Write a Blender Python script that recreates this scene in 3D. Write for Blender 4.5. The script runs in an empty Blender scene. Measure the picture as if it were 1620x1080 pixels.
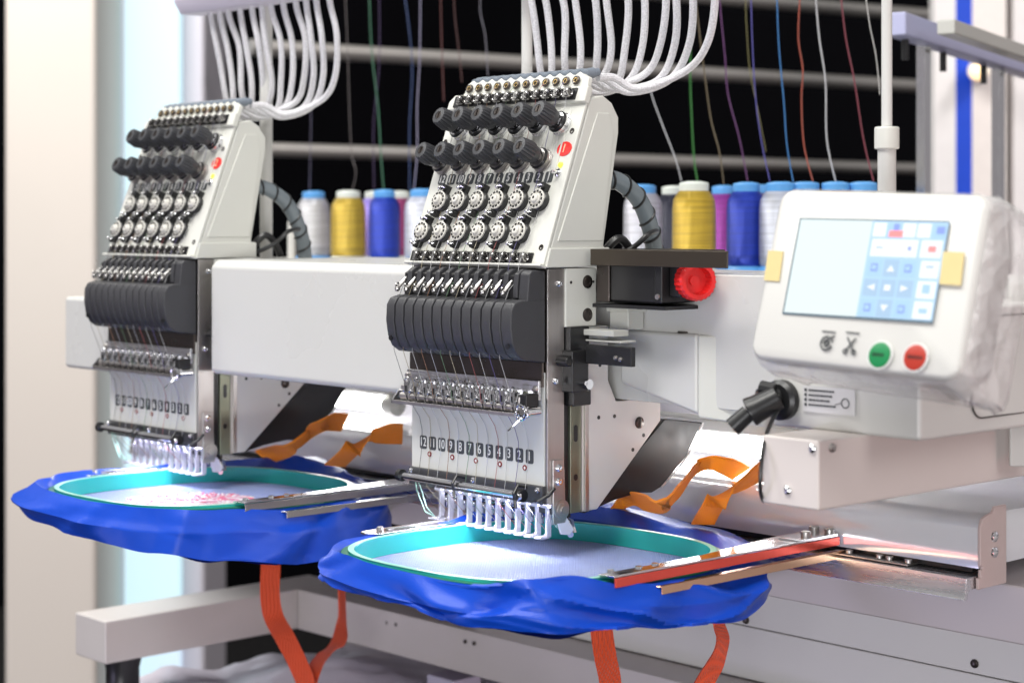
import bpy, bmesh, math, random
from mathutils import Vector, Matrix
random.seed(7)
PI = math.pi
S = bpy.context.scene
COL = S.collection

# ------------------------------------------------------------------ camera
FPX, CX, HY = 2878.0, 810.0, 350.0          # photo units: focal length, centre column, horizon row
CAM = (1.0146, -.9648, .26)
RR = Vector((.6815, .7318, 0)); FF = Vector((-.7318, .6815, 0))
cd = bpy.data.cameras.new("Camera"); cam = bpy.data.objects.new("Camera", cd); COL.objects.link(cam)
cam.location = CAM; cam.rotation_euler = (PI/2, 0, math.atan2(.7318, .6815))
cd.sensor_width = 36; cd.lens = FPX/1620*36; cd.shift_y = -(540-HY)/1620
cd.clip_start = .02; cd.clip_end = 60
cd.dof.use_dof = True; cd.dof.focus_distance = 1.42; cd.dof.aperture_fstop = 7.2; cd.dof.aperture_blades = 0
S.camera = cam

# ------------------------------------------------------------------ world, lights, exposure
W = bpy.data.worlds.new("World"); S.world = W; W.use_nodes = True
nt = W.node_tree; nt.nodes.clear()
tc = nt.nodes.new('ShaderNodeTexCoord'); sp = nt.nodes.new('ShaderNodeSeparateXYZ'); cr = nt.nodes.new('ShaderNodeValToRGB')
bg = nt.nodes.new('ShaderNodeBackground'); wo = nt.nodes.new('ShaderNodeOutputWorld')
nt.links.new(tc.outputs['Generated'], sp.inputs[0]); nt.links.new(sp.outputs['Z'], cr.inputs[0])
cr.color_ramp.elements[0].position = 0.0; cr.color_ramp.elements[0].color = (.62, .585, .60, 1)
cr.color_ramp.elements[1].position = .8; cr.color_ramp.elements[1].color = (1.0, 1.0, .99, 1)
nt.links.new(cr.outputs[0], bg.inputs[0]); bg.inputs[1].default_value = .42
nt.links.new(bg.outputs[0], wo.inputs[0])

def area(name, loc, target, sx, sy, power, color=(1, 1, 1)):
    l = bpy.data.lights.new(name, 'AREA'); l.shape = 'RECTANGLE'; l.size = sx; l.size_y = sy
    l.energy = power; l.color = color
    o = bpy.data.objects.new(name, l); COL.objects.link(o); o.location = loc
    d = Vector(target)-Vector(loc); o.rotation_euler = d.to_track_quat('-Z', 'Y').to_euler()
    return o
area("hall_ceiling_lamp", (.3, -1.3, 2.3), (-.1, 0, .1), 1.6, .5, 48, (1, .985, .94))
area("hall_ceiling_lamp", (-1.2, -.7, 2.2), (-.4, .1, .1), .5, 1.6, 30, (1, 1, .97))
area("hall_side_lamp", (2.3, .2, 1.2), (.2, .1, .1), .8, 1.0, 9, (1, .94, .92))
area("hall_floor_red_lamp", (2.3, .5, -.5), (.3, .1, 0), .5, .5, 4, (1, .38, .38))
area("low_front_fill", (1.5, -2.0, -.1), (-.1, .3, -.1), 1.2, .5, 23, (.98, .98, 1))  # added fill to brighten the table and cabinet from the front
area("hall_violet_lamp", (-.9, -1.4, -.5), (-.2, 0, .1), .5, .5, 3.5, (.72, .66, 1))
area("left_wall_fill", (-1.6, .2, 1.9), (-2.9, .9, .1), .6, .6, 34, (1, .96, .9))  # added fill to brighten the cream wall panel
area("hall_back_lamp", (.9, 1.6, 1.8), (.7, 3.2, .4), .6, .6, 30, (1, .95, .92))
S.view_settings.view_transform = 'Standard'; S.view_settings.look = 'None'
S.view_settings.exposure = .22; S.view_settings.gamma = 1
S.cycles.max_bounces = 8; S.cycles.transparent_max_bounces = 12
S.cycles.use_denoising = True
S.cycles.sample_clamp_indirect = 6

# ------------------------------------------------------------------ geometry from the measured photograph
def P(px, py, X=None, Y=None, Z=None, D=None):
    r = (px-CX)/FPX; u = -(py-HY)/FPX
    v = Vector((RR.x*r+FF.x, RR.y*r+FF.y, u))
    t = D if D is not None else (X-CAM[0])/v.x if X is not None else (Y-CAM[1])/v.y if Y is not None else (Z-CAM[2])/v.z
    return Vector(CAM)+t*v
def V(*a): return Vector(a)

# ------------------------------------------------------------------ materials
MATS = {}
def mat(name, col, rough=.5, metal=0., var=.0, vscale=40, bump=0., bscale=200, spec=.5, coat=0., sheen=0., emit=None, estr=0.,
        trans=0., alpha=1., stretch=(1, 1, 1), rvar=0., kind='noise', sheen_tint=None, ior=None):
    m = bpy.data.materials.new(name); m.use_nodes = True; n = m.node_tree; b = n.nodes['Principled BSDF']
    b.inputs['Base Color'].default_value = (*col, 1); b.inputs['Roughness'].default_value = rough
    b.inputs['Metallic'].default_value = metal; b.inputs['Specular IOR Level'].default_value = spec
    b.inputs['Coat Weight'].default_value = coat; b.inputs['Sheen Weight'].default_value = sheen
    b.inputs['Transmission Weight'].default_value = trans; b.inputs['Alpha'].default_value = alpha
    if ior: b.inputs['IOR'].default_value = ior
    if sheen_tint: b.inputs['Sheen Tint'].default_value = (*sheen_tint, 1)
    if emit: b.inputs['Emission Color'].default_value = (*emit, 1); b.inputs['Emission Strength'].default_value = estr
    t = n.nodes.new('ShaderNodeTexCoord'); mp = n.nodes.new('ShaderNodeMapping'); n.links.new(t.outputs['Object'], mp.inputs[0])
    mp.inputs['Scale'].default_value = stretch
    if var or rvar:
        no = n.nodes.new('ShaderNodeTexNoise'); no.inputs['Scale'].default_value = vscale; no.inputs['Detail'].default_value = 5
        n.links.new(mp.outputs[0], no.inputs[0])
        if var:
            r = n.nodes.new('ShaderNodeMapRange'); n.links.new(no.outputs[0], r.inputs[0])
            r.inputs['From Min'].default_value = .25; r.inputs['From Max'].default_value = .75
            r.inputs['To Min'].default_value = 1-var; r.inputs['To Max'].default_value = 1+var
            mx = n.nodes.new('ShaderNodeVectorMath'); mx.operation = 'SCALE'; mx.inputs[0].default_value = col
            n.links.new(r.outputs[0], mx.inputs['Scale']); n.links.new(mx.outputs[0], b.inputs['Base Color'])
        if rvar:
            r = n.nodes.new('ShaderNodeMapRange'); n.links.new(no.outputs[0], r.inputs[0])
            r.inputs['From Min'].default_value = .3; r.inputs['From Max'].default_value = .7
            r.inputs['To Min'].default_value = max(0, rough-rvar); r.inputs['To Max'].default_value = rough+rvar
            n.links.new(r.outputs[0], b.inputs['Roughness'])
    if bump:
        bp = n.nodes.new('ShaderNodeBump'); bp.inputs['Strength'].default_value = bump; bp.inputs['Distance'].default_value = .001
        if kind == 'noise':
            no = n.nodes.new('ShaderNodeTexNoise'); no.inputs['Scale'].default_value = bscale; no.inputs['Detail'].default_value = 3
            n.links.new(mp.outputs[0], no.inputs[0]); n.links.new(no.outputs[0], bp.inputs['Height'])
        elif kind == 'weave':
            a = []
            for k in (0, 1):
                w = n.nodes.new('ShaderNodeTexWave'); w.bands_direction = 'XY'[k]; w.inputs['Scale'].default_value = bscale
                n.links.new(mp.outputs[0], w.inputs[0]); a.append(w)
            ad = n.nodes.new('ShaderNodeMath'); ad.operation = 'MAXIMUM'
            n.links.new(a[0].outputs['Fac'], ad.inputs[0]); n.links.new(a[1].outputs['Fac'], ad.inputs[1]); n.links.new(ad.outputs[0], bp.inputs['Height'])
        elif kind == 'rings':
            w = n.nodes.new('ShaderNodeTexWave'); w.bands_direction = 'Z'; w.inputs['Scale'].default_value = bscale
            w.inputs['Distortion'].default_value = 1.2; w.inputs['Detail'].default_value = 2
            n.links.new(mp.outputs[0], w.inputs[0]); n.links.new(w.outputs['Fac'], bp.inputs['Height'])
        n.links.new(bp.outputs[0], b.inputs['Normal'])
    MATS[name] = m
    return m
cream = mat('cream_enamel', (.66, .66, .61), .38, var=.03, vscale=9, rvar=.06, bump=.12, bscale=1400)
enamel = mat('white_enamel', (.62, .615, .59), .30, var=.03, vscale=6, rvar=.06, bump=.10, bscale=1600)
plate = mat('front_plate_enamel', (.60, .60, .57), .33, var=.04, vscale=14, bump=.1, bscale=1500)
gum = mat('grey_housing_plastic', (.50, .50, .47), .4, var=.04, vscale=8, bump=.08, bscale=900)
charcoal = mat('charcoal_plastic', (.045, .045, .05), .42, var=.1, vscale=30, bump=.25, bscale=1800)
knobm = mat('knob_plastic', (.048, .049, .054), .45, var=.12, vscale=90, bump=.15, bscale=1500)
blackm = mat('black_plastic', (.012, .012, .013), .35, var=.15, vscale=50)
blackmetal = mat('black_coated_metal', (.02, .02, .022), .42, metal=.3, rvar=.1, vscale=60)
chrome = mat('chrome', (.78, .78, .80), .13, metal=1, rvar=.07, vscale=80)
steel = mat('brushed_steel', (.50, .475, .46), .38, metal=1, var=.05, vscale=60, stretch=(10, 10, .4), rvar=.06)
polished = mat('polished_bracket_steel', (.62, .60, .58), .2, metal=1, rvar=.05, vscale=30)
clipm = mat('thread_clip_steel', (.42, .41, .40), .24, metal=1, rvar=.08, vscale=60)
alu = mat('anodised_aluminium', (.70, .70, .72), .28, metal=1, var=.06, vscale=50, stretch=(.4, 8, 8), rvar=.08)
darksteel = mat('smoked_steel', (.085, .072, .066), .3, metal=.8, rvar=.1, vscale=60)
olive = mat('olive_rail_steel', (.22, .23, .17), .35, metal=.7, var=.15, vscale=50)
brass = mat('brass', (.62, .46, .22), .25, metal=1)
greyrub = mat('grey_ferrule', (.18, .21, .25), .45)
redp = mat('red_plastic', (.75, .02, .02), .35, var=.06)
badge_m = mat('red_badge', (.82, .035, .03), .35)
whitep = mat('white_print', (.8, .8, .78), .5)
labelm = mat('label_dark_print', (.055, .06, .065), .45)
ivory = mat('ivory_wheel_plastic', (.66, .64, .59), .4, var=.05, vscale=120)
led_y = mat('lit_yellow_led', (.3, .3, .02), .4, emit=(.95, .95, .10), estr=1.0)
led_v = mat('lit_needle_led', (1, 1, 1), .4, emit=(.80, .77, 1), estr=55)
tube_m = mat('braided_clear_tube', (.84, .83, .86), .2, bump=1., bscale=900, var=.20, vscale=700, spec=.8, trans=.12)
clear = mat('clear_acrylic', (.90, .90, .97), .12, var=.05, spec=.7, trans=.15)
lampm = mat('lit_lamp_tube', (1, 1, 1), .3, emit=(1, .985, .97), estr=16)
aqua = mat('aqua_hoop_plastic', (.04, .52, .46), .2, var=.06, vscale=20)
green = mat('green_hoop_plastic', (.012, .17, .085), .3, var=.08, vscale=20)
mint = mat('pale_mint_hoop_edge', (.30, .68, .55), .3)
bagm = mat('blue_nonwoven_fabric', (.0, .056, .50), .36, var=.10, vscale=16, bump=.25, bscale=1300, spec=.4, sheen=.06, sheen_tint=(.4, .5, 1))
clothm = mat('taut_blue_cloth', (.20, .31, .84), .27, var=.34, vscale=10, bump=1.6, bscale=120, kind='weave', sheen=.9, spec=1., sheen_tint=(.8, .85, 1))  # paler than the bag fabric: glare mixed into the base colour
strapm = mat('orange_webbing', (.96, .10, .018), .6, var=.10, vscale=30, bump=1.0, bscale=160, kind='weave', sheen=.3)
strapo = mat('lamp_lit_orange_webbing', (1, .33, .02), .5, var=.10, vscale=30, bump=.8, bscale=160, kind='weave', sheen=.3)  # rear straps: lamplight painted into the colour of the same webbing
def translucent(m, col, f):
    n = m.node_tree; b = n.nodes['Principled BSDF']; o = n.nodes['Material Output']
    t = n.nodes.new('ShaderNodeBsdfTranslucent'); t.inputs[0].default_value = (*col, 1); x = n.nodes.new('ShaderNodeMixShader'); x.inputs[0].default_value = f
    n.links.new(b.outputs[0], x.inputs[1]); n.links.new(t.outputs[0], x.inputs[2]); n.links.new(x.outputs[0], o.inputs['Surface'])
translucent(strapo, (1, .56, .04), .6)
def crumple(m, sc, dist, st):        # sharp fine creases added before the fine bump
    n = m.node_tree; bp0 = n.nodes['Bump']; t = n.nodes['Mapping']; v = n.nodes.new('ShaderNodeTexVoronoi'); v.inputs['Scale'].default_value = sc
    no = n.nodes.new('ShaderNodeTexNoise'); no.inputs['Scale'].default_value = sc*.4; ad = n.nodes.new('ShaderNodeVectorMath'); ad.operation = 'MULTIPLY_ADD'
    ad.inputs[1].default_value = (.03, .03, .03); n.links.new(t.outputs[0], no.inputs[0]); n.links.new(no.outputs['Color'], ad.inputs[0]); n.links.new(t.outputs[0], ad.inputs[2])
    n.links.new(ad.outputs[0], v.inputs[0]); b2 = n.nodes.new('ShaderNodeBump'); b2.inputs['Distance'].default_value = dist; b2.inputs['Strength'].default_value = st
    n.links.new(v.outputs['Distance'], b2.inputs['Height']); n.links.new(b2.outputs[0], bp0.inputs['Normal'])
backblack = mat('black_backdrop_cloth', (.003, .003, .004), .95, var=.2, vscale=3, spec=.05)
wallcream = mat('cream_wall_panel', (.66, .605, .55), .6, var=.03, vscale=2)
walllav = mat('lavender_wall_panel', (.62, .60, .66), .6, var=.03, vscale=2)
carpet = mat('dark_carpet', (.02, .019, .02), .95, spec=.1, var=.3, vscale=60, bump=.5)
film = mat('clear_plastic_film', (.92, .90, .90), .14, bump=1.0, bscale=55, alpha=.42, spec=1.)
film.node_tree.nodes['Bump'].inputs['Distance'].default_value = .004
crumple(film, 60, .004, .8)
tapem = mat('yellow_tape', (.68, .55, .26), .45, var=.05)
railm = mat('brushed_truss_rail', (.42, .40, .38), .35, metal=.6)
paper = mat('paper_sticker', (.62, .61, .62), .5)
tarp = mat('silver_packing_film', (.66, .62, .72), .35, var=.1, vscale=8, bump=.8, bscale=25, metal=.1)
hose = mat('grey_spiral_sleeve', (.16, .19, .21), .25, bump=.2, bscale=300, spec=.7)

# ------------------------------------------------------------------ mesh helpers
class B:
    def __init__(s): s.bm = bmesh.new(); s.mi = 0
    def _f(s, vs):
        try:
            f = s.bm.faces.new(vs); f.material_index = s.mi; return f
        except ValueError: return None
    def hexa(s, c):                      # 8 corners: bottom 4 ccw, top 4 ccw
        v = [s.bm.verts.new(p) for p in c]
        for q in ((3, 2, 1, 0), (4, 5, 6, 7), (0, 1, 5, 4), (1, 2, 6, 5), (2, 3, 7, 6), (3, 0, 4, 7)): s._f([v[i] for i in q])
        return s
    def box(s, x0, x1, y0, y1, z0, z1):
        return s.hexa([(x0, y0, z0), (x1, y0, z0), (x1, y1, z0), (x0, y1, z0), (x0, y0, z1), (x1, y0, z1), (x1, y1, z1), (x0, y1, z1)])
    def obox(s, c, u, v, w):             # centre, three half-vectors
        c = Vector(c); u = Vector(u); v = Vector(v); w = Vector(w)
        return s.hexa([c-u-v-w, c+u-v-w, c+u+v-w, c-u+v-w, c-u-v+w, c+u-v+w, c+u+v+w, c-u+v+w])
    def prism(s, pts, off):              # planar polygon (3D points) extruded by a vector
        off = Vector(off); a = [s.bm.verts.new(p) for p in pts]; b = [s.bm.verts.new(Vector(p)+off) for p in pts]
        s._f(a[::-1]); s._f(b)
        for i in range(len(a)): j = (i+1) % len(a); s._f([a[i], a[j], b[j], b[i]])
        return s
    def yz(s, pts, x0, x1): return s.prism([(x0, y, z) for y, z in pts], (x1-x0, 0, 0))
    def ring(s, c, u, v, r, n, ru=1, rv=1):
        return [s.bm.verts.new(c+u*(math.cos(2*PI*i/n)*r*ru)+v*(math.sin(2*PI*i/n)*r*rv)) for i in range(n)]
    def lathe(s, o, ax, prof, n=20, caps=True, rib=0):   # prof [(h, r)]
        o = Vector(o); ax = Vector(ax).normalized(); u = ax.orthogonal().normalized(); v = ax.cross(u); prev = None; first = None
        for h, r in prof:
            R_ = []
            for i in range(n):
                rr = r*(1-(rib if (i % 2 and rib) else 0))
                R_.append(s.bm.verts.new(o+ax*h+u*(math.cos(2*PI*i/n)*rr)+v*(math.sin(2*PI*i/n)*rr)))
            if prev:
                for i in range(n): j = (i+1) % n; s._f([prev[i], prev[j], R_[j], R_[i]])
            else: first = R_
            prev = R_
        if caps: s._f(first[::-1]); s._f(prev)
        return s
    def cyl(s, a, b, r, r2=None, n=16):
        a = Vector(a); b = Vector(b); return s.lathe(a, b-a, [(0, r), ((b-a).length, r if r2 is None else r2)], n)
    def tube(s, pts, r, n=8, caps=True):
        pts = [Vector(p) for p in pts]; prev = None; u = None; first = None
        for i, p in enumerate(pts):
            t = (pts[min(i+1, len(pts)-1)]-pts[max(i-1, 0)]).normalized()
            u = t.orthogonal().normalized() if u is None else (u-t*u.dot(t)).normalized()
            w = t.cross(u); rr = r[i] if isinstance(r, (list, tuple)) else r
            R_ = s.ring(p, u, w, rr, n)
            if prev:
                for k in range(n): j = (k+1) % n; s._f([prev[k], prev[j], R_[j], R_[k]])
            else: first = R_
            prev = R_
        if caps: s._f(first[::-1]); s._f(prev)
        return s
    def torus(s, c, ax, R, r, n=20, m=8, su=1, sv=1, uv=None):
        c = Vector(c); ax = Vector(ax).normalized()
        u = ax.orthogonal().normalized() if uv is None else Vector(uv[0]); v = ax.cross(u) if uv is None else Vector(uv[1]); rings = []
        for i in range(n):
            a = 2*PI*i/n; d = u*math.cos(a)*su+v*math.sin(a)*sv
            rings.append([s.bm.verts.new(c+d*R+(d*math.cos(2*PI*k/m)+ax*math.sin(2*PI*k/m))*r) for k in range(m)])
        for i in range(n):
            j = (i+1) % n
            for k in range(m): l = (k+1) % m; s._f([rings[i][k], rings[j][k], rings[j][l], rings[i][l]])
        return s
    def ball(s, c, r, n=12): 
        return s.lathe(Vector(c)-Vector((0, 0, r)), (0, 0, 1), [(r-r*math.cos(PI*k/8), max(1e-5, r*math.sin(PI*k/8))) for k in range(9)], n)

def obj(name, b, m, parent=None, bevel=0., smooth=True, seg=2, angle=35, loc=None):
    me = bpy.data.meshes.new(name); bm = b.bm
    bmesh.ops.recalc_face_normals(bm, faces=bm.faces)
    bm.to_mesh(me); bm.free()
    for x in (m if isinstance(m, (list, tuple)) else [m]): me.materials.append(x)
    if smooth:
        for p in me.polygons: p.use_smooth = True
        me.set_sharp_from_angle(angle=math.radians(angle))
    o = bpy.data.objects.new(name, me); COL.objects.link(o)
    if parent: o.parent = parent
    if bevel:
        md = o.modifiers.new('bevel', 'BEVEL'); md.width = bevel; md.segments = seg; md.limit_method = 'ANGLE'; md.angle_limit = math.radians(40)
        md.harden_normals = True
    if loc: o.location = loc
    return o
def tag(o, label=None, cat=None, group=None, kind=None):
    for k, v in (('label', label), ('category', cat), ('group', group), ('kind', kind)):
        if v: o[k] = v
    return o
def thing(name, label, cat, loc=(0, 0, 0), group=None):
    o = bpy.data.objects.new(name, None); COL.objects.link(o); o.location = loc; o.empty_display_size = .02
    return tag(o, label, cat, group)
def copy_tree(o, parent=None):
    c = o.copy(); COL.objects.link(c)
    if parent: c.parent = parent
    for ch in list(o.children): copy_tree(ch, c)
    return c
def part_at(parent, name, b, m, **k):     # mesh given in world coordinates under a thing whose origin is elsewhere
    o = obj(name, b, m, parent, **k)
    off = parent.location.copy(); q = parent
    while q.parent: q = q.parent; off += q.location
    o.data.transform(Matrix.Translation(-off))
    return o
def text_mesh(s, size, depth=.0002):
    cu = bpy.data.curves.new('digits', 'FONT'); cu.body = s; cu.size = size; cu.align_x = 'CENTER'; cu.align_y = 'CENTER'; cu.extrude = depth; cu.offset = 0
    o = bpy.data.objects.new('digits', cu); COL.objects.link(o)
    me = bpy.data.meshes.new_from_object(o); bpy.data.objects.remove(o); bpy.data.curves.remove(cu)
    return me
def text_obj(name, s, size, m, M, parent):   # M: 4x4 placing the text plane
    me = text_mesh(s, size); me.materials.clear(); me.materials.append(m); me.transform(M)
    o = bpy.data.objects.new(name, me); COL.objects.link(o); o.parent = parent
    return o
def frame(o, x, y, n):
    x = Vector(x).normalized(); y = Vector(y).normalized(); n = Vector(n).normalized(); o = Vector(o)
    return Matrix(((x.x, y.x, n.x, o.x), (x.y, y.y, n.y, o.y), (x.z, y.z, n.z, o.z), (0, 0, 0, 1)))
def spline(pts, n=8):
    pts = [Vector(p) for p in pts]; out = []
    for i in range(len(pts)-1):
        p0 = pts[max(i-1, 0)]; p1 = pts[i]; p2 = pts[i+1]; p3 = pts[min(i+2, len(pts)-1)]
        for k in range(n):
            t = k/n; out.append(.5*((2*p1)+(p2-p0)*t+(2*p0-5*p1+4*p2-p3)*t*t+(3*p1-p0-3*p2+p3)*t**3))
    out.append(pts[-1]); return out
def rrect(w, h, r, n=5):                   # rounded rectangle outline, centred
    o = []
    for cx, cy, a in ((w/2-r, h/2-r, 0), (-w/2+r, h/2-r, 90), (-w/2+r, -h/2+r, 180), (w/2-r, -h/2+r, 270)):
        for k in range(n+1):
            t = math.radians(a+90*k/n); o.append((cx+r*math.cos(t), cy+r*math.sin(t)))
    return o

# ================================================================== SETTING
def struct(name, b, m, **k): return tag(obj(name, b, m, **k), kind='structure')
struct('floor', B().box(-12, 12, -6, 12, -.86, -.80), carpet)

def cam_box(px0, px1, z0, z1, D, thick, b=None):    # an upright board square to the line of sight at distance D
    c0 = Vector(CAM)+FF*D+RR*((px0-CX)/FPX*D); c1 = Vector(CAM)+FF*D+RR*((px1-CX)/FPX*D); t = FF*thick
    b = b or B()
    q = [c0, c1, c1+t, c0+t]
    return b.hexa([(p.x, p.y, z0) for p in q]+[(p.x, p.y, z1) for p in q])
tag(obj('backdrop_wall', cam_box(-700, 2600, -.80, 2.6, 5.0, .1), backblack),
    'matt black backdrop wall far behind the machine', 'wall')
w = tag(obj('wall_panel', cam_box(6, 152, -.80, 2.2, 3.1, .25), wallcream, bevel=.01), 'tall cream wall panel at the far left', 'wall panel')
w = tag(obj('wall_panel', cam_box(152, 324, -.80, 2.2, 3.3, .25), walllav, bevel=.01), 'pale lavender wall panel carrying the glowing light strip', 'wall panel')
glow = bpy.data.materials.new('lit_light_panel'); glow.use_nodes = True
n_ = glow.node_tree; b_ = n_.nodes['Principled BSDF']; t_ = n_.nodes.new('ShaderNodeTexCoord'); s_ = n_.nodes.new('ShaderNodeSeparateXYZ')
no_ = n_.nodes.new('ShaderNodeTexNoise'); no_.inputs['Scale'].default_value = 1.6; n_.links.new(t_.outputs['Object'], no_.inputs[0])
rm_ = n_.nodes.new('ShaderNodeValToRGB'); n_.links.new(no_.outputs[0], rm_.inputs[0])
rm_.color_ramp.elements[0].position = .40; rm_.color_ramp.elements[0].color = (.74, .72, 1, 1); rm_.color_ramp.elements[1].position = .56; rm_.color_ramp.elements[1].color = (.60, .90, 1, 1)
n_.links.new(rm_.outputs[0], b_.inputs['Emission Color']); b_.inputs['Emission Strength'].default_value = .74
b_.inputs['Base Color'].default_value = (.3, .3, .3, 1)
tag(obj('light_strip', cam_box(197, 283, -.78, 2.2, 3.26, .035), glow), 'wide vertical light strip glowing cyan and violet on the left wall', 'light strip')

def truss(name, pa, pb, Da, Db, r, label):
    a = P(*pa, D=Da); c = P(*pb, D=Db)
    tag(obj(name, B().cyl(a, c, r*.85, n=20), railm), label, 'rail', 'pale rails crossing the black backdrop')
truss('backdrop_rail', (395, -62), (1475, 25), 3.25, 4.2, .017, 'topmost pale rail crossing the black backdrop')
truss('backdrop_rail', (395, 75), (1475, 138), 3.25, 4.2, .017, 'middle pale rail crossing the black backdrop')
truss('backdrop_rail', (395, 236), (1475, 268), 3.25, 4.2, .015, 'lowest pale rail crossing the black backdrop')

posts = [(1478, 1512, 'warm_white_panel', (.84, .82, .82), 'white upright panel left of the blue one behind the screen'),
         (1512, 1538, 'blue_panel', (.0, .06, .62), 'narrow bright blue upright panel behind the screen'),
         (1538, 1592, 'peach_white_panel', (.86, .80, .77), 'warm white upright panel right of the blue one'),
         (1604, 1700, 'far_white_panel', (.82, .79, .79), 'white upright panel at the far right edge')]
for a, c, nm, colr, lab in posts:
    tag(obj('display_panel', cam_box(a, c, -.80, 2.0, 3.4, .04), mat(nm, colr, .5, var=.03)), lab, 'display panel', 'upright display panels at the right')
spot = thing('spot_lamp', 'small warm lit lamp on the upright panel beyond the sloping rail', 'lamp', P(1548, 112, D=3.36))
part_at(spot, 'lamp_housing', B().cyl(P(1548, 112, D=3.40), P(1548, 112, D=3.35), .02), whitep)
part_at(spot, 'bulb', B().ball(P(1548, 114, D=3.33), .015), mat('lit_warm_bulb', (1, .8, .5), .4, emit=(1, .62, .3), estr=1.4))

# neighbouring stand with a sloping lavender rail on two legs
lavm = mat('lavender_painted_rail', (.42, .43, .62), .4)
sl = thing('sloping_rail_stand', 'lavender sloping rail carried on two slim chrome legs at upper right', 'stand', P(1520, 300, D=2.1))
a = P(1416, 38, D=1.95); c = P(1640, 112, D=2.35)
bb = B(); d = (c-a).normalized(); side = d.cross(V(0, 0, 1)).normalized()
bb.obox((a+c)/2, (c-a)/2, side*.012, V(0, 0, .0125)); part_at(sl, 'rail', bb, lavm, bevel=.002)
bb = B(); bb.obox((a+c)/2+side*.05+V(0, 0, -.004), (c-a)/2*.93, side*.010, V(0, 0, .008)); part_at(sl, 'rear_rail', bb, gum, bevel=.002)
for px, top, Dd in ((1461, 62, 2.03), (1579, 98, 2.24)):
    p0 = P(px, top, D=Dd); part_at(sl, 'leg', B().box(p0.x-.006, p0.x+.006, p0.y-.006, p0.y+.006, -.80, p0.z+.01), chrome, bevel=.001)
    f = sl.children[-1]
    q = P(px, top+16, D=Dd-.02)
for k, px in enumerate((1432, 1492, 1556)):
    q = P(px, 52+(px-1416)*.33+6, D=1.95+(px-1416)/224*.4)
    part_at(sl, 'guide_peg', B().cyl(q, q+V(0, 0, -.022), .004, n=10), blackm)

# ================================================================== EMBROIDERY HEAD
K = .37
def yS(z): return -.004+(z-.224)*K
NV = V(0, -.938, .347); UV = V(0, .347, .938); XV = V(1, 0, 0)
def SPt(x, z, off=0.): return V(x, yS(z), z)+NV*off
PITCH = .0115
def screw(o, ax, r, m=chrome, parent=None, name='screw', h=.0022):
    b = B(); ax = Vector(ax).normalized(); o = Vector(o)
    b.lathe(o, ax, [(0, r), (h*.5, r*.98), (h, r*.7), (h, r*.42), (h*.5, r*.38)], 14)
    return obj(name, b, m, parent)
def clip(parent, o, u, v, n, s=1.):       # small metal thread guide: u along row, v up, n outwards
    o = Vector(o); b = B()
    b.obox(o+n*.002, u*.0036*s, v*.0042*s, n*.002)
    b.obox(o+n*.0045+u*.001, u*.0022*s, v*.0034*s, n*.0008)
    b.cyl(o+n*.003-u*.003*s-v*.002*s, o+n*.006+u*.0045*s+v*.001*s, .0013*s, n=8)
    b.torus(o+n*.004+u*.0045*s, u, .0036*s, .0009*s, 12, 6)
    return obj('thread_clip', b, clipm, parent)

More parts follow.
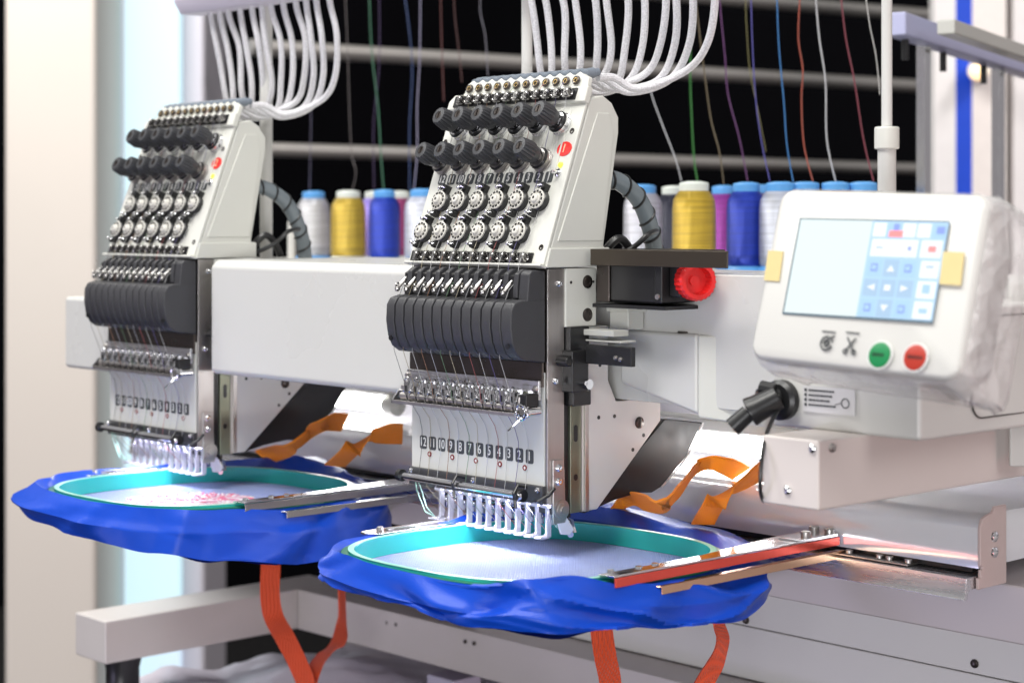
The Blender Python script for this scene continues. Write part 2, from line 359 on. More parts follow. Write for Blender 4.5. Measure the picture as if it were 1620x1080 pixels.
ringm = mat('dark_red_ring', (.20, .01, .01), .4)
def make_head():
    H = thing('sewing_unit', 'nearer embroidery head with red badge 1 and twelve black tension knobs, in sharp focus', 'sewing unit', (0, 0, 0),
              'twelve needle embroidery heads')
    # upper casing
    b = B()
    prof = [(-.0035, .2245), (yS(.356)+.001, .356), (.0525, .3575), (.060, .3585), (.070, .353), (.0775, .342), (.0775, .330), (.0605, .2405), (.0645, .2385), (.0645, .2245)]
    b.yz(prof, -.140, .0195)
    obj('casing', b, cream, H, bevel=.0016, seg=3)
    b = B(); b.yz([(yS(.232)+.010, .2445), (yS(.345)+.012, .345), (.066, .345), (.0715, .330), (.0585, .2445)], .0185, .0204)
    obj('side_panel', b, cream, H, bevel=.0012)
    b = B(); b.yz([(-.0042, .2245), (.0655, .2245), (.0655, .2395), (.0005, .2395)], -.1412, .0212)
    obj('casing_flange', b, cream, H, bevel=.001)
    # tension plate lying on the slanted front
    b = B(); b.prism([SPt(-.1405, .226), SPt(.0196, .226), SPt(.0196, .352), SPt(-.1405, .352)], NV*.0028)
    tp = obj('tension_plate', b, cream, H, bevel=.0008)
    b = B()
    for k in range(12):                    # moulded grooves as raised ribs
        x = -k*PITCH; b.prism([SPt(x+.0042, .2965, .0026), SPt(x+.0062, .2965, .0026), SPt(x+.0062, .347, .0026), SPt(x+.0042, .347, .0026)], NV*.0009)
    obj('groove_ribs', b, cream, tp, bevel=.0003)
    # upper rail with clips and the eyelet comb behind it
    b = B(); b.prism([SPt(-.142, .3505, .0), SPt(.021, .3505, .0), SPt(.021, .3635, .0), SPt(-.136, .3635, .0), SPt(-.142, .358, .0)], NV*.0065)
    ug = obj('upper_guide_rail', b, cream, H, bevel=.0014)
    b = B(); pts = [(-.135, .362)]
    for k in range(11, -1, -1):
        x = -k*PITCH; pts += [(x-.0054, .3750), (x, .3782), (x+.0054, .3750)]
    pts += [(.0115, .3725), (.0135, .362)]
    b.prism([V(x, yS(z)+.0005, z) for x, z in pts], V(0, .0045, 0))
    comb = obj('eyelet_comb', b, cream, H, bevel=.0006)
    for k in range(12):
        x = -k*PITCH; c = SPt(x, .3706, .0006)
        b = B(); b.torus(c+NV*.0006, NV, .0027, .0012, 18, 8); b.mi = 1; b.lathe(c-NV*.001, NV, [(0, .0018), (.0012, .0018)], 12)
        b.mi = 2; b.torus(c+NV*.0012, NV, .0018, .0005, 14, 6)
        obj('eyelet', b, [darksteel, blackm, brass], comb)
        d = V(.12, .93, .16).normalized(); e = c+V(0, .0045, .0048)
        b = B(); b.lathe(e, d, [(0, .0036), (.004, .0036), (.0045, .0043), (.013, .0043), (.014, .0032), (.018, .0032)], 14)
        obj('ferrule', b, greyrub, H)
    for zc, xs in ((.3570, .0042), (.2300, .0)):
        b = B(); b.prism([SPt(-.1375+xs, zc-.0045, .0065 if zc > .3 else .0028), SPt(.0065+xs, zc-.0045, .0065 if zc > .3 else .0028), SPt(.0065+xs, zc+.0045, .0065 if zc > .3 else .0028), SPt(-.1375+xs, zc+.0045, .0065 if zc > .3 else .0028)], NV*.0012)
        g = obj('clip_strip', b, blackm, H)
        for k in range(12):
            clip(g, SPt(-k*PITCH+xs-.001, zc, .0073 if zc > .3 else .0036), XV, UV, NV, .90)
    b = B(); b.prism([SPt(-.1412, .2238, .0), SPt(.0210, .2238, .0), SPt(.0210, .2257, .0), SPt(-.1412, .2257, .0)], NV*.007)
    obj('lower_lip', b, cream, H, bevel=.0005)
    # tension knobs, two staggered rows
    NK = (NV+V(-.04, 0, .08)).normalized()
    for row, (x0, z) in enumerate(((-.0005, .3345), (-.0105, .3060))):
        for k in range(6):
            o = SPt(x0-k*.0236, z, .0028)
            b = B(); b.lathe(o+NK*.0090, NK, [(0, .0052), (.002, .0070), (.0070, .0080), (.0072, .0080)], 44)
            b.lathe(o+NK*.0162, NK, [(0, .0086), (.0015, .0088), (.0100, .0079), (.0118, .0070), (.0121, .0038), (.0110, .0034)], 36, rib=.11)
            b.mi = 1; b.lathe(o+NK*.0272, NK, [(0, .0031), (.0008, .0031)], 14)
            b.obox(o+NK*.0283, V(.0004, 0, 0), UV*.0024, NK*.0004)
            kn = obj('tension_knob', b, [knobm, darksteel], H, angle=25)
            b = B(); b.lathe(o, NK, [(0, .0098), (.0012, .0098), (.0016, .0085), (.0022, .0092), (.0030, .0078), (.0036, .0092), (.0050, .0092), (.0052, .0060), (.0066, .0078), (.0074, .0078), (.0078, .0048), (.0110, .0048)], 24)
            obj('tension_disc', b, chrome if row == 0 else steel, kn)
            b = B(); b.tube([o+NK*(.0075+.00055*i)+(XV*math.cos(i*1.4)+UV*math.sin(i*1.4))*.0066 for i in range(8)], .0006, 5)
            b.torus(o+NK*.0058, NK, .0080, .0012, 18, 6)
            obj('spring', b, blackm, kn)
    # numbered labels on the tension plate and on the lower plate
    lm = bpy.data.meshes.new
    for k in range(12):
        x = -k*PITCH; c = SPt(x+.0005, .2932, .0029)
        b = B(); b.prism([c+XV*px+UV*py for px, py in rrect(.0090, .0092, .0016, 3)], NV*.0003)
        l = obj('number_label', b, labelm, H)
        text_obj('digits', str(k+1), .0092, whitep, frame(c+NV*.0004, XV, UV, NV) @ Matrix.Diagonal((.82, 1, 1, 1)), l)
    # check wheels, two staggered rows, each on a black bracket
    for row, (x0, z) in enumerate(((-.0005, .2742), (-.0120, .2492))):
        for k in range(6):
            o = SPt(x0-k*.0232, z, .0028); D1 = (UV*.92+XV*.22).normalized()
            b = B(); b.lathe(o, NV, [(0, .0083), (.0042, .0088), (.0050, .0078)], 26)
            for s in (1, -1):
                b.obox(o+D1*s*.0105+NV*.0022, XV*.0024, D1*.0030, NV*.0022)
                b.cyl(o+D1*s*.0118+NV*.0022, o+D1*s*.0118+NV*.0066, .0026, n=10)
            br = obj('check_wheel_bracket', b, blackm, H)
            b = B(); b.lathe(o+NV*.005, NV, [(0, .0078), (.0014, .0080), (.0018, .0070), (.0018, .0056), (.0010, .0054), (.0010, .0050), (.0024, .0046), (.0026, .0040), (.0032, .0036), (.0042, .0034), (.0048, .0026), (.0048, .0012), (.0030, .0011)], 28)
            b.lathe(o+NV*.0036, NV, [(0, .0084), (.0008, .0084)], 26)
            wh = obj('check_wheel', b, ivory, br, angle=25)
            b = B()
            for i in range(12):
                a = 2*PI*i/12; dr = XV*math.cos(a)+UV*math.sin(a); tn = XV*-math.sin(a)+UV*math.cos(a)
                b.obox(o+NV*.00695+dr*.0063, dr*.00075, tn*.0011, NV*.0002)
            b.lathe(o+NV*.0090, NV, [(0, .0011), (.0009, .0011)], 10)
            obj('slots', b, blackm, wh)
            b = B()
            for s in (1, -1):
                q = o+D1*s*.0108-XV*.0042+NV*.005; b.lathe(q, NV, [(0, .0014), (.003, .0014), (.0034, .0009)], 10)
                b.tube([q+NV*.002, q+NV*.0025+XV*.004+UV*.001*s, q+NV*.001+XV*.006], .0005, 6)
            obj('check_spring', b, chrome, br)
    # small fittings of the plate
    b = B(); c = SPt(.0095, .3150, .0028); b.prism([c+XV*(.0078*math.cos(t))+UV*(.0060*math.sin(t)) for t in [2*PI*i/28 for i in range(28)]], NV*.0006)
    bd = obj('badge', b, badge_m, H)
    b = B(); b.lathe(SPt(.0100, .3025, .0028), NV, [(0, .0024), (.0012, .0022), (.0016, .0012)], 14); obj('indicator_light', b, led_y, H)
    b = B(); q = SPt(.0100, .2962, .0028); b.lathe(q, NV, [(0, .0032), (.0015, .0032), (.0022, .0022)], 12); b.lathe(q+NV*.002, (NV-UV*.3), [(0, .0011), (.005, .0016), (.006, .0012)], 10); obj('toggle_switch', b, chrome, H)
    for x, z in ((-.136, .325), (.0125, .329), (-.136, .240), (.0125, .239)):
        b = B(); b.lathe(SPt(x, z, .0026), NV, [(0, .0024), (.0006, .0024), (.0006, .0015), (.0002, .0013)], 14); obj('screw', b, darksteel, H)

    # needle case: metal core, charcoal lever cover
    b = B(); b.box(-.142, .0165, .0008, .0170, .0450, .2240); obj('needle_case', b, darksteel, H, bevel=.0006)
    b = B(); b.box(.0167, .0190, -.0004, .0172, .0440, .2236); sp_ = obj('case_side_plate', b, steel, H, bevel=.0004)
    for yy, zz in ((.0115, .2120), (.0075, .1378)): screw((.0190, yy, zz), (1, 0, 0), .0028, chrome, sp_)
    fin = [(-.0010, .2225), (-.0120, .2225), (-.0200, .2190), (-.0235, .2085), (-.0250, .2015), (-.0330, .1985), (-.0365, .1930), (-.0372, .1800), (-.0352, .1680), (-.0310, .1595), (-.0240, .1550), (-.0010, .1520)]
    front = [(-.0010, .2005), (-.0250, .2005), (-.0330, .1985), (-.0365, .1930), (-.0372, .1800), (-.0352, .1680), (-.0310, .1595), (-.0240, .1550), (-.0010, .1520)]
    cover = None
    b = B(); b.yz([(-.0008, .2228), (-.010, .2228), (-.018, .2180), (-.0185, .2010), (-.0318, .1960), (-.0335, .180), (-.030, .165), (-.022, .1590), (-.0008, .1550)], -.1300, .0050)
    cover = obj('lever_cover', b, blackm, H)
    for k in range(12):
        x = -k*PITCH; b = B(); b.yz(front, x-.0050, x+.0050)
        obj('cover_fin', b, charcoal, cover, bevel=.0012)
        b = B(); b.yz([(-.0010, .2235), (-.0130, .2235), (-.0190, .2200), (-.0205, .2100), (-.0205, .2012), (-.0010, .2012)], x+.0012, x+.0062)
        obj('slot_tooth', b, charcoal, cover, bevel=.0010)
    b = B(); b.yz([(y*.999, z) for y, z in front], .0054, .0172)
    b.yz([(-.0010, .2228), (-.0150, .2228), (-.0180, .2200), (-.0200, .2015), (-.0200, .199), (-.0010, .199)], .0066, .0172)
    obj('cover_end', b, charcoal, cover, bevel=.0014)
    b = B(); b.lathe((.0128, -.0360, .1660), (0, -1, -.1), [(0, .0022), (.0008, .0022)], 12); b.lathe((-.1265, -.0356, .1660), (0, -1, -.1), [(0, .0022), (.0008, .0022)], 12); obj('screw_hole', b, blackm, cover)
    for k in range(12):
        x = -k*PITCH-.0035; p0 = V(x+.0010, -.0160, .2150); p1 = V(x, -.0255, .2065); p2 = V(x, -.0275, .2035)
        b = B(); b.tube([V(x+.002, -.012, .2165), p0, (p0+p1)/2, p1, p2], [.0014, .0016, .0015, .0018, .0012], 8); b.ball(p1+V(0, -.0006, -.0012), .0023, 10)
        b.torus(p1+V(0, 0, .0014), XV, .0022, .0007, 12, 6)
        obj('take_up_lever', b, clipm, H)
    # lower front plate
    b = B(); b.box(-.1415, .0160, -.0012, .0006, .0570, .1445); fp = obj('front_plate', b, plate, H, bevel=.0004)
    b = B(); b.box(-.1412, .0158, -.0036, -.0014, .1335, .1520); obj('smoked_strip', b, darksteel, H)
    b = B(); b.box(-.1412, .0150, -.0066, -.0038, .1235, .1385); bs = obj('bright_strip', b, chrome, H, bevel=.0004)
    bs.data.materials[0] = alu
    for x, z in ((-.1395, .1335), (-.0665, .1330), (.0120, .1320)): screw((x, -.0066, z), (0, -1, 0), .0026, steel, bs)
    b = B(); b.box(-.1440, .0085, -.0110, -.0066, .1205, .1255); gb = obj('guide_bar', b, steel, H, bevel=.0005)
    for k in range(12):
        x = -k*PITCH-.004; b = B()
        b.obox((x, -.0135, .1243), (.0030, 0, 0), (0, .0028, 0), (0, 0, .0048)); b.mi = 1
        b.obox((x+.0003, -.0166, .1238), (.0014, 0, 0), (0, .0006, 0), (0, 0, .0024)); b.mi = 0
        b.torus((x-.0005, -.0150, .1300), (0, 1, 0), .0026, .0009, 12, 6)
        b.cyl((x-.0045, -.0150, .1215), (x+.0045, -.0150, .1215), .0013, n=8)
        b.cyl((x+.0030, -.0160, .1180), (x+.0030, -.0120, .1280), .0010, n=8)
        obj('thread_clip', b, [chrome, blackm], gb)
        b = B(); b.lathe((x+.005, -.0064, .1265), (0, -1, 0), [(0, .0034), (.0006, .0034)], 16); obj('notch', b, olive, bs)
    b = B(); b.cyl((-.1400, -.0130, .1172), (.0085, -.0130, .1172), .0030, n=16); rd = obj('guide_rod', b, steel, H)
    b = B(); b.prism([(-.1440, -.0040, .1130), (.0030, -.0040, .1130), (.0070, -.0040, .1150), (.0070, -.0180, .1130), (.0010, -.0200, .1115), (-.1440, -.0190, .1118)], (0, 0, .0010)); b.box(-.144, .005, -.0202, -.0190, .1112, .1140)
    obj('thread_ledge', b, steel, H, bevel=.0003)
    b = B(); b.yz([(-.002, .111), (-.0195, .1112), (-.0195, .114), (-.012, .122), (-.002, .125)], -.1455, -.1440); obj('ledge_cheek', b, chrome, H)
    for k in range(12):
        x = -k*PITCH; b = B(); b.tube([(x-.001, -.0185, .1185), (x-.001, -.0175, .1150), (x-.002, -.0180, .1138), (x+.002, -.0192, .1140)], .0006, 6); b.torus((x, -.0165, .1138), (0, .3, 1), .0022, .0006, 10, 5)
        obj('wire_hook', b, blackm, rd)
    b = B(); c = V(.0125, -.0165, .1155); b.lathe(c+V(0, .012, 0), (0, -1, 0), [(0, .004), (.012, .0042), (.013, .0056), (.015, .0056), (.0155, .0030), (.017, .0028)], 18)
    b.torus(c+V(0, -.006, 0), (0, 1, 0), .0058, .0011, 20, 8); b.tube([c+V(0, -.005, -.004), c+V(-.004, -.010, -.010), c+V(-.008, -.012, -.014)], .0008, 6)
    obj('tension_spring', b, chrome, H)
    b = B(); b.box(.0085, .0158, -.0200, -.0066, .1190, .1290); obj('rod_block', b, blackm, H, bevel=.0008)
    # numbers on the lower plate
    for k in range(12):
        x = -k*PITCH; c = V(x, -.0013, .0792)
        b = B(); b.prism([c+XV*px+V(0, 0, py) for px, py in rrect(.0086, .0108, .0016, 3)], V(0, -.0003, 0))
        l = obj('number_label', b, labelm, H)
        text_obj('digits', str(k+1), .0102, whitep, frame(c+V(0, -.0004, 0), XV, V(0, 0, 1), V(0, -1, 0)) @ Matrix.Diagonal((.80, 1, 1, 1)), l)
    for k in range(5):
        c = V(-.0052-k*.0283, -.0013, .0702); b = B(); b.torus(c+V(0, -.0004, 0), (0, 1, 0), .0017, .0006, 16, 6); b.mi = 1; b.lathe(c, (0, -1, 0), [(0, .0016), (.0005, .0016)], 12)
        obj('mark_ring', b, [ringm, whitep], H)
    # dark bar, bright rod with hooks
    b = B(); b.box(-.1418, .0168, -.0042, .0050, .0440, .0580); db = obj('lower_bar', b, charcoal, H, bevel=.0008)
    for x in (-.1385, -.062, .0120): screw((x, -.0042, .0548), (0, -1, 0), .0024, chrome, db)
    b = B(); b.cyl((-.1420, -.0120, .0515), (.0000, -.0120, .0505), .0029, n=18); b.mi = 1; b.lathe((-.1445, -.0120, .0515), (1, 0, 0), [(0, .0050), (.004, .0050)], 18); b.lathe((-.001, -.012, .0505), (1, 0, 0), [(0, .0050), (.005, .0050)], 18)
    pr_ = obj('presser_rod', b, [chrome, blackm], H)
    for x in (-.072, -.001):
        b = B(); b.tube([(x, -.001, .055), (x, -.0130, .0580), (x, -.0175, .0525), (x, -.0160, .0470), (x+.003, -.0180, .0415)], .0013, 8); obj('rod_hook', b, blackm, pr_)
    screw((.0025, -.0148, .0502), (0, -1, 0), .0030, chrome, pr_)
    b = B(); b.tube([(.010, -.006, .046), (.016, -.008, .047), (.022, -.002, .052), (.023, .003, .057)], .0014, 8); obj('wire_lug', b, blackm, H)
    b = B(); b.box(-.134, .010, .0150, .0175, .0428, .0438); obj('needle_led_strip', b, led_v, H)
    # right bracket with three screws
    b = B(); b.yz([(.0035, .0290), (.0165, .0290), (.0185, .0340), (.0165, .0450), (.0150, .0780), (.0035, .0780)], .0192, .0212); bk = obj('corner_bracket', b, steel, H, bevel=.0006)
    screw((.0212, .0090, .0715), (1, 0, 0), .0032, chrome, bk); screw((.0212, .0090, .0610), (1, 0, 0), .0032, chrome, bk)
    b = B(); b.lathe((.0212, .0115, .0395), (1, 0, 0), [(0, .0078), (.0014, .0078), (.0016, .0055), (.0024, .0055), (.0026, .0030), (.0040, .0030)], 22); obj('adjuster_disc', b, steel, bk)
    # presser feet, needle clamps, needles
    for k in range(12):
        x = -k*PITCH; b = B()
        b.obox((x+.0005, .0090, .0300), (.0012, 0, 0), (0, .0024, 0), (0, 0, .0135))
        b.obox((x-.0008, .0090, .0390), (.0042, 0, 0), (0, .0036, 0), (0, 0, .0012))
        b.hexa([(x-.0014, .0060, .0150), (x+.0020, .0060, .0150), (x+.0020, .0110, .0150), (x-.0014, .0110, .0150), (x-.0012, .0060, .0178), (x+.0021, .0060, .0178), (x+.0021, .0110, .0178), (x-.0012, .0110, .0178)])
        b.obox((x-.0020, .0050, .0150), (.0032, 0, 0), (0, .0050, 0), (0, 0, .0010))
        b.torus((x-.0030, .0020, .0148), (0, 0, 1), .0030, .0009, 14, 6)
        bmesh.ops.translate(b.bm, vec=(.0, .009, 0), verts=b.bm.verts); ft = obj('presser_foot', b, clear, H, bevel=.0004)
        b = B(); b.cyl((x-.002, .0210, .0440), (x-.002, .0210, .0330), .0024, n=12); b.lathe((x-.002, .0200, .0345), (0, -1, 0), [(0, .0019), (.006, .0019), (.0063, .0010)], 10)
        b.cyl((x-.0022, .0170, .0350), (x-.0024, .0160, .0170), .0006, n=6); b.ball((x+.001, .0180, .0365), .0018, 8)
        b.obox((x-.0006, .0190, .0262), (.0022, 0, 0), (0, .0008, 0), (0, 0, .0028)); b.tube([(x+.003, .016, .043), (x+.001, .014, .036), (x-.003, .015, .028), (x-.001, .017, .021)], .0006, 6)
        b.torus((x-.001, .0165, .0300), (0, 1, .3), .0022, .0006, 10, 5)
        bmesh.ops.translate(b.bm, vec=(.0, .006, 0), verts=b.bm.verts); obj('needle_clamp', b, chrome, H)
    b = B(); b.box(-.132, .010, .0305, .0330, .0300, .0440); obj('clamp_backing', b, darksteel, H)
    b = B(); b.prism([(.004, .0200, .038), (.010, .0250, .035), (.016, .0300, .022), (.014, .0270, .018), (.008, .0230, .018)], (.003, -.002, 0)); obj('wiper_guard', b, clear, H, bevel=.0006)
    b = B(); b.prism([(.000, .0230, .034), (.0105, .0330, .028), (.0160, .0310, .019), (.0080, .0290, .019), (.000, .0260, .022)], (.0, .0026, 0)); b.cyl((.010, .028, .026), (.013, .024, .025), .0032, n=12); b.cyl((.012, .031, .018), (.016, .027, .018), .0024, n=12); obj('wiper', b, chrome, H)
    # threads in front of the plates
    tcol = [(.5, .5, .5), (.12, .10, .25), (.5, .5, .48), (.35, .10, .10), (.4, .4, .42), (.45, .40, .30), (.15, .25, .15), (.4, .40, .45), (.3, .16, .10), (.5, .5, .5), (.35, .3, .2), (.12, .12, .12)]
    tms = [mat('head_thread_%s' % 'abcdefghijkl'[k], tcol[k], .5) for k in range(12)]
    for k in range(12):
        x = -k*PITCH; b = B(); rr_ = .00022
        w_ = .0012*math.sin(k*2.3)
        b.tube([SPt(x, .369, .003), SPt(x+.003, .357, .0105), SPt(x+.0030, .3500, .0085), SPt(x+.002, .29, .0050), SPt(x, .262, .0045), SPt(x+.0005, .232, .0090), SPt(x+.0005, .2240, .0095), V(x+.0005, -.0150, .2150), V(x-.001, -.0220, .2080), V(x-.002, -.0300, .1900), V(x-.0030, -.0300, .1560),
                V(x-.0038, -.0185, .1290), V(x-.004, -.0172, .1200), V(x-.003, -.0120, .1120), V(x-.001-w_, -.0045, .1000), V(x+w_*.5, -.0030, .0900), V(x+w_, -.0030, .0780), V(x+.001, -.0062, .0600), V(x-.001, -.0068, .0450), V(x-.0024, .0190, .0190)], rr_, 4)
        obj('thread', b, tms[k], H)
    tlm = mat('mint_thread', (.45, .75, .60), .5)
    for pp in ([(-.1330, -.004, .046), (-.1320, -.004, .040), (-.1265, .0005, .022), (-.1240, .008, .0175)], [(-.1290, -.004, .046), (-.1235, -.0005, .026), (-.1238, .008, .018)]):
        b = B(); b.tube(pp, .0005, 6); obj('thread_tail', b, tlm, H)

    # fixed arm: body, side plate, rear black cover, guide rails
    b = B(); b.yz([(.0175, .2238), (.0510, .2238), (.0510, .1785), (.0175, .1785)], -.0160, .0205); bl = obj('bearing_block', b, cream, H, bevel=.0008)
    for zz in (.2130, .1875):
        b = B(); b.lathe((.0205, .0410, zz), (1, 0, 0), [(0, .0052), (.0004, .0052), (.0004, .0042), (.0010, .0040), (.0012, .0022), (.0006, .0020)], 22); obj('bearing', b, darksteel, bl)
    b = B(); b.lathe((.0205, .0230, .2130), (1, 0, 0), [(0, .0012), (.0003, .0012)], 10); b.lathe((.0205, .0475, .2130), (1, 0, 0), [(0, .0010), (.0003, .0010)], 10); obj('pin_hole', b, blackm, bl)
    b = B(); b.yz([(.0430, .1780), (.0650, .1780), (.0650, .135), (.074, .1180), (.1256, .1180), (.1256, .0990), (.0525, .0353), (.0385, .0353), (.0420, .1200)], -.036, .0200)
    arm = obj('arm_plate', b, enamel, H, bevel=.0008)
    b = B(); b.box(.0172, .0206, .0385, .0428, .0350, .1560); obj('plate_edge', b, steel, H, bevel=.0003)
    for px, py in ((947, 660), (972, 658), (1018, 688), (1001, 711), (949, 577)):
        q = P(px, py, X=.02); b = B(); b.lathe(q, (1, 0, 0), [(0, .0016), (.0003, .0016)], 12); obj('rivet_hole', b, blackm, arm)
    q = P(1011, 668, X=.02); b = B(); b.lathe(q, (1, 0, 0), [(0, .0047), (.0010, .0047), (.0014, .0040)], 20); b.mi = 1; b.obox(q+V(.0016, 0, 0), (.0002, 0, 0), (0, .0005, 0), (0, 0, .0038)); obj('slotted_screw', b, [darksteel, blackm], arm)
    b = B(); pts = [P(925, 812, X=.015), P(1052, 662, X=.015), P(1112, 668, X=.015), P(1086, 722, X=.015), P(1046, 770, X=.015), P(1032, 779, X=.015), P(1012, 779, X=.015), P(975, 790, X=.015)]
    b.prism(pts, (-.030, 0, 0)); obj('arm_cover', b, blackmetal, H, bevel=.001)
    b = B(); e = [P(1112.5, 668, X=.0152), P(1086.5, 722, X=.0152), P(1046.5, 770, X=.0152)]; b.tube(spline(e, 4), .0007, 6); obj('cover_trim', b, whitep, H)
    b = B(); b.box(-.020, .0160, .0180, .0240, .0330, .1770); obj('slide_back', b, blackm, H)
    b = B(); b.box(-.004, .0175, .0255, .0372, .0345, .1500); rl = obj('slide_rail', b, olive, H, bevel=.0006)
    for zz, hh in ((.0960, .0065), (.1300, .0025), (.0620, .0025)):
        b = B(); b.prism([V(.0176, .0310+yy, zz+z2) for yy, z2 in rrect(.0040, hh*2, .0019, 4)], (.0003, 0, 0)); obj('rail_slot', b, blackm, rl)
    b = B(); b.box(.0165, .0180, .0373, .0385, .0345, .15); obj('rail_edge', b, steel, H)
    b = B(); b.box(.0000, .0245, .0180, .0395, .1490, .1790); b.box(.0100, .0300, .0150, .0330, .1290, .1610); b.box(.0080, .0260, .0200, .0400, .1180, .1300); b.cyl((.012, .012, .153), (.03, .012, .153), .004, n=12); obj('slide_clamp', b, blackm, H, bevel=.0012)
    b = B(); b.box(.0300, .0785, .0290, .0340, .1508, .1655); st = obj('stop_bar', b, blackmetal, H, bevel=.0008)
    screw((.0630, .0290, .1570), (0, -1, 0), .0018, steel, st); screw((.0680, .0290, .1560), (0, -1, 0), .0018, steel, st)
    b = B(); b.cyl((.026, .0300, .1350), (.034, .0300, .1350), .0040, n=14); b.cyl((.018, .026, .136), (.034, .026, .136), .0018, n=10); obj('clamp_screw', b, chrome, H)
    b = B(); b.box(.0210, .0560, .0330, .0500, .1722, .1768); b.box(.0210, .0620, .0350, .0520, .1675, .1690); obj('sensor_board', b, gum, H, bevel=.0005)
    # clear braided thread tubes up to the stand
    for k in range(12):
        x = -k*PITCH; xt = .0893-k*.01875+.0022*math.sin(k*4.7); s = V(x+.0015, .0720, .3740)
        sag = .010+.006*math.sin(k*1.7)
        pts = [s, s+V(.002, .016, .001), s+V(.004+.1*(xt-x), .034+.003*math.sin(k*2.1), -.004-sag*.35),
               V(x+.55*(xt-x), .1240+.004*math.sin(k*3.1), .3760+.004*math.cos(k*2)), V(x+.85*(xt-x), .1200, .4020), V(xt+.002+.0025*math.sin(k*2.9), .1100+.003*math.sin(k*5.1), .4400), V(xt, .1030, .4720), V(xt, .100, .505)]
        b = B(); b.tube(spline(pts, 7), .0031, 10); obj('thread_tube', b, tube_m, H)
    b = B(); b.tube(spline([(.004, .068, .295), (.010, .086, .292), (.012, .108, .278), (.010, .124, .255), (.006, .134, .232), (.004, .138, .205)], 10), .0072, 14)
    cs = obj('cable_sleeve', b, hose, H)
    path = spline([(.004, .068, .295), (.010, .086, .292), (.012, .108, .278), (.010, .124, .255), (.006, .134, .232), (.004, .138, .205)], 30)
    b = B(); pts = []; uu = None
    for i, p in enumerate(path):
        t = (path[min(i+1, len(path)-1)]-path[max(i-1, 0)]).normalized(); uu = t.orthogonal().normalized() if uu is None else (uu-t*uu.dot(t)).normalized(); ww = t.cross(uu); a = i*.33
        pts.append(p+(uu*math.cos(a)+ww*math.sin(a))*.0073)
    b.tube(pts, .0011, 6); obj('spiral_wrap', b, blackm, cs)
    b = B(); b.tube(spline([(.012, .064, .232), (.02, .075, .246), (.022, .085, .240), (.02, .095, .226)], 8), .0035, 8); b.tube(spline([(.014, .066, .228), (.03, .08, .238), (.04, .09, .250), (.03, .11, .252)], 8), .0022, 8); obj('black_cable', b, blackm, H)
    return H
H1 = make_head()
H2 = copy_tree(H1); H2.location = (-.4795, 0, 0)
H2['label'] = 'farther embroidery head at left, slightly blurred, in front of the lavender wall'
for dx in (0, -.4795):                    # the row of small white-violet lamps over the needles
    area("needle_lamp", (-.060+dx, -.004, .0405), (-.058+dx, -.030, .0), .13, .008, .19, (.84, .83, 1))
for hh, s in ((H1, '1'), (H2, '2')):
    bd = [c for c in hh.children if c.name.startswith('badge')][0]
    text_obj('digits', s, .0105, mat('badge_figure_'+('one' if s == '1' else 'two'), (.95, .55, .35), .5), frame(SPt(.0095, .3150, .0036), XV, UV, NV), bd)

# ================================================================== MACHINE BODY
MB = thing('machine_body', 'cream machine body with long beam, bed, lamps and lower cabinet behind the heads', 'machine', (-.2, .3, -.17))
def mp(name, b, m, **k): return part_at(MB, name, b, m, **k)
b = B(); b.yz([(.005, .1185), (.009, .1150), (.20, .1150), (.20, .2235), (.012, .2235), (.005, .2170)], -.4475, -.1480)
mp('beam_cover', b, enamel, bevel=.004, seg=4)
b = B(); b.yz([(.005, .1050), (.20, .1050), (.20, .1800), (.005, .1800)], -.7250, -.5200); mp('beam_cover', b, enamel, bevel=.004, seg=4)
b = B(); b.box(-.73, .30, .08, .19, .1190, .2200); mp('main_beam', b, enamel, bevel=.001)
# right hand cover with chamfered faces
b = B(); b.hexa([V(.0225, .075, .1330), V(.1030, .075, .1140), V(.1040, .102, .1120), V(.0225, .16, .1150), V(.0225, .075, .1745), V(.1030, .075, .1745), V(.1040, .110, .1745), V(.0225, .16, .1745)])
mp('end_cover', b, enamel, bevel=.003, seg=3)
b = B(); b.hexa([V(.1035, .0750, .1115), V(.1560, .0900, .1070), V(.20, .20, .1130), V(.105, .20, .1150), V(.1035, .0750, .1740), V(.1600, .0950, .1740), V(.20, .20, .1740), V(.105, .20, .1740)])
mp('end_cover', b, cream, bevel=.002, seg=3)
for px, py in ((1082, 526), (1141, 526)):
    q = P(px, py, Z=.1748); b = B(); b.lathe(q, (0, 0, 1), [(0, .0050), (.001, .0048), (.001, .0025)], 16); mp('cap_screw', b, darksteel)
# rear housing and thread tray deck
b = B(); b.box(-.95, .32, .22, .40, .105, .1930); mp('rear_housing', b, enamel, bevel=.006, seg=3)
b = B(); b.box(.085, .30, .20, .30, .150, .1980); mp('rear_housing_step', b, cream, bevel=.005, seg=3)
q = P(1014, 519, Y=.2190); b = B(); b.lathe(q+V(0, -.001, 0), (0, 1, 0), [(0, .0048), (.002, .0048)], 18); mp('cable_hole', b, blackm)
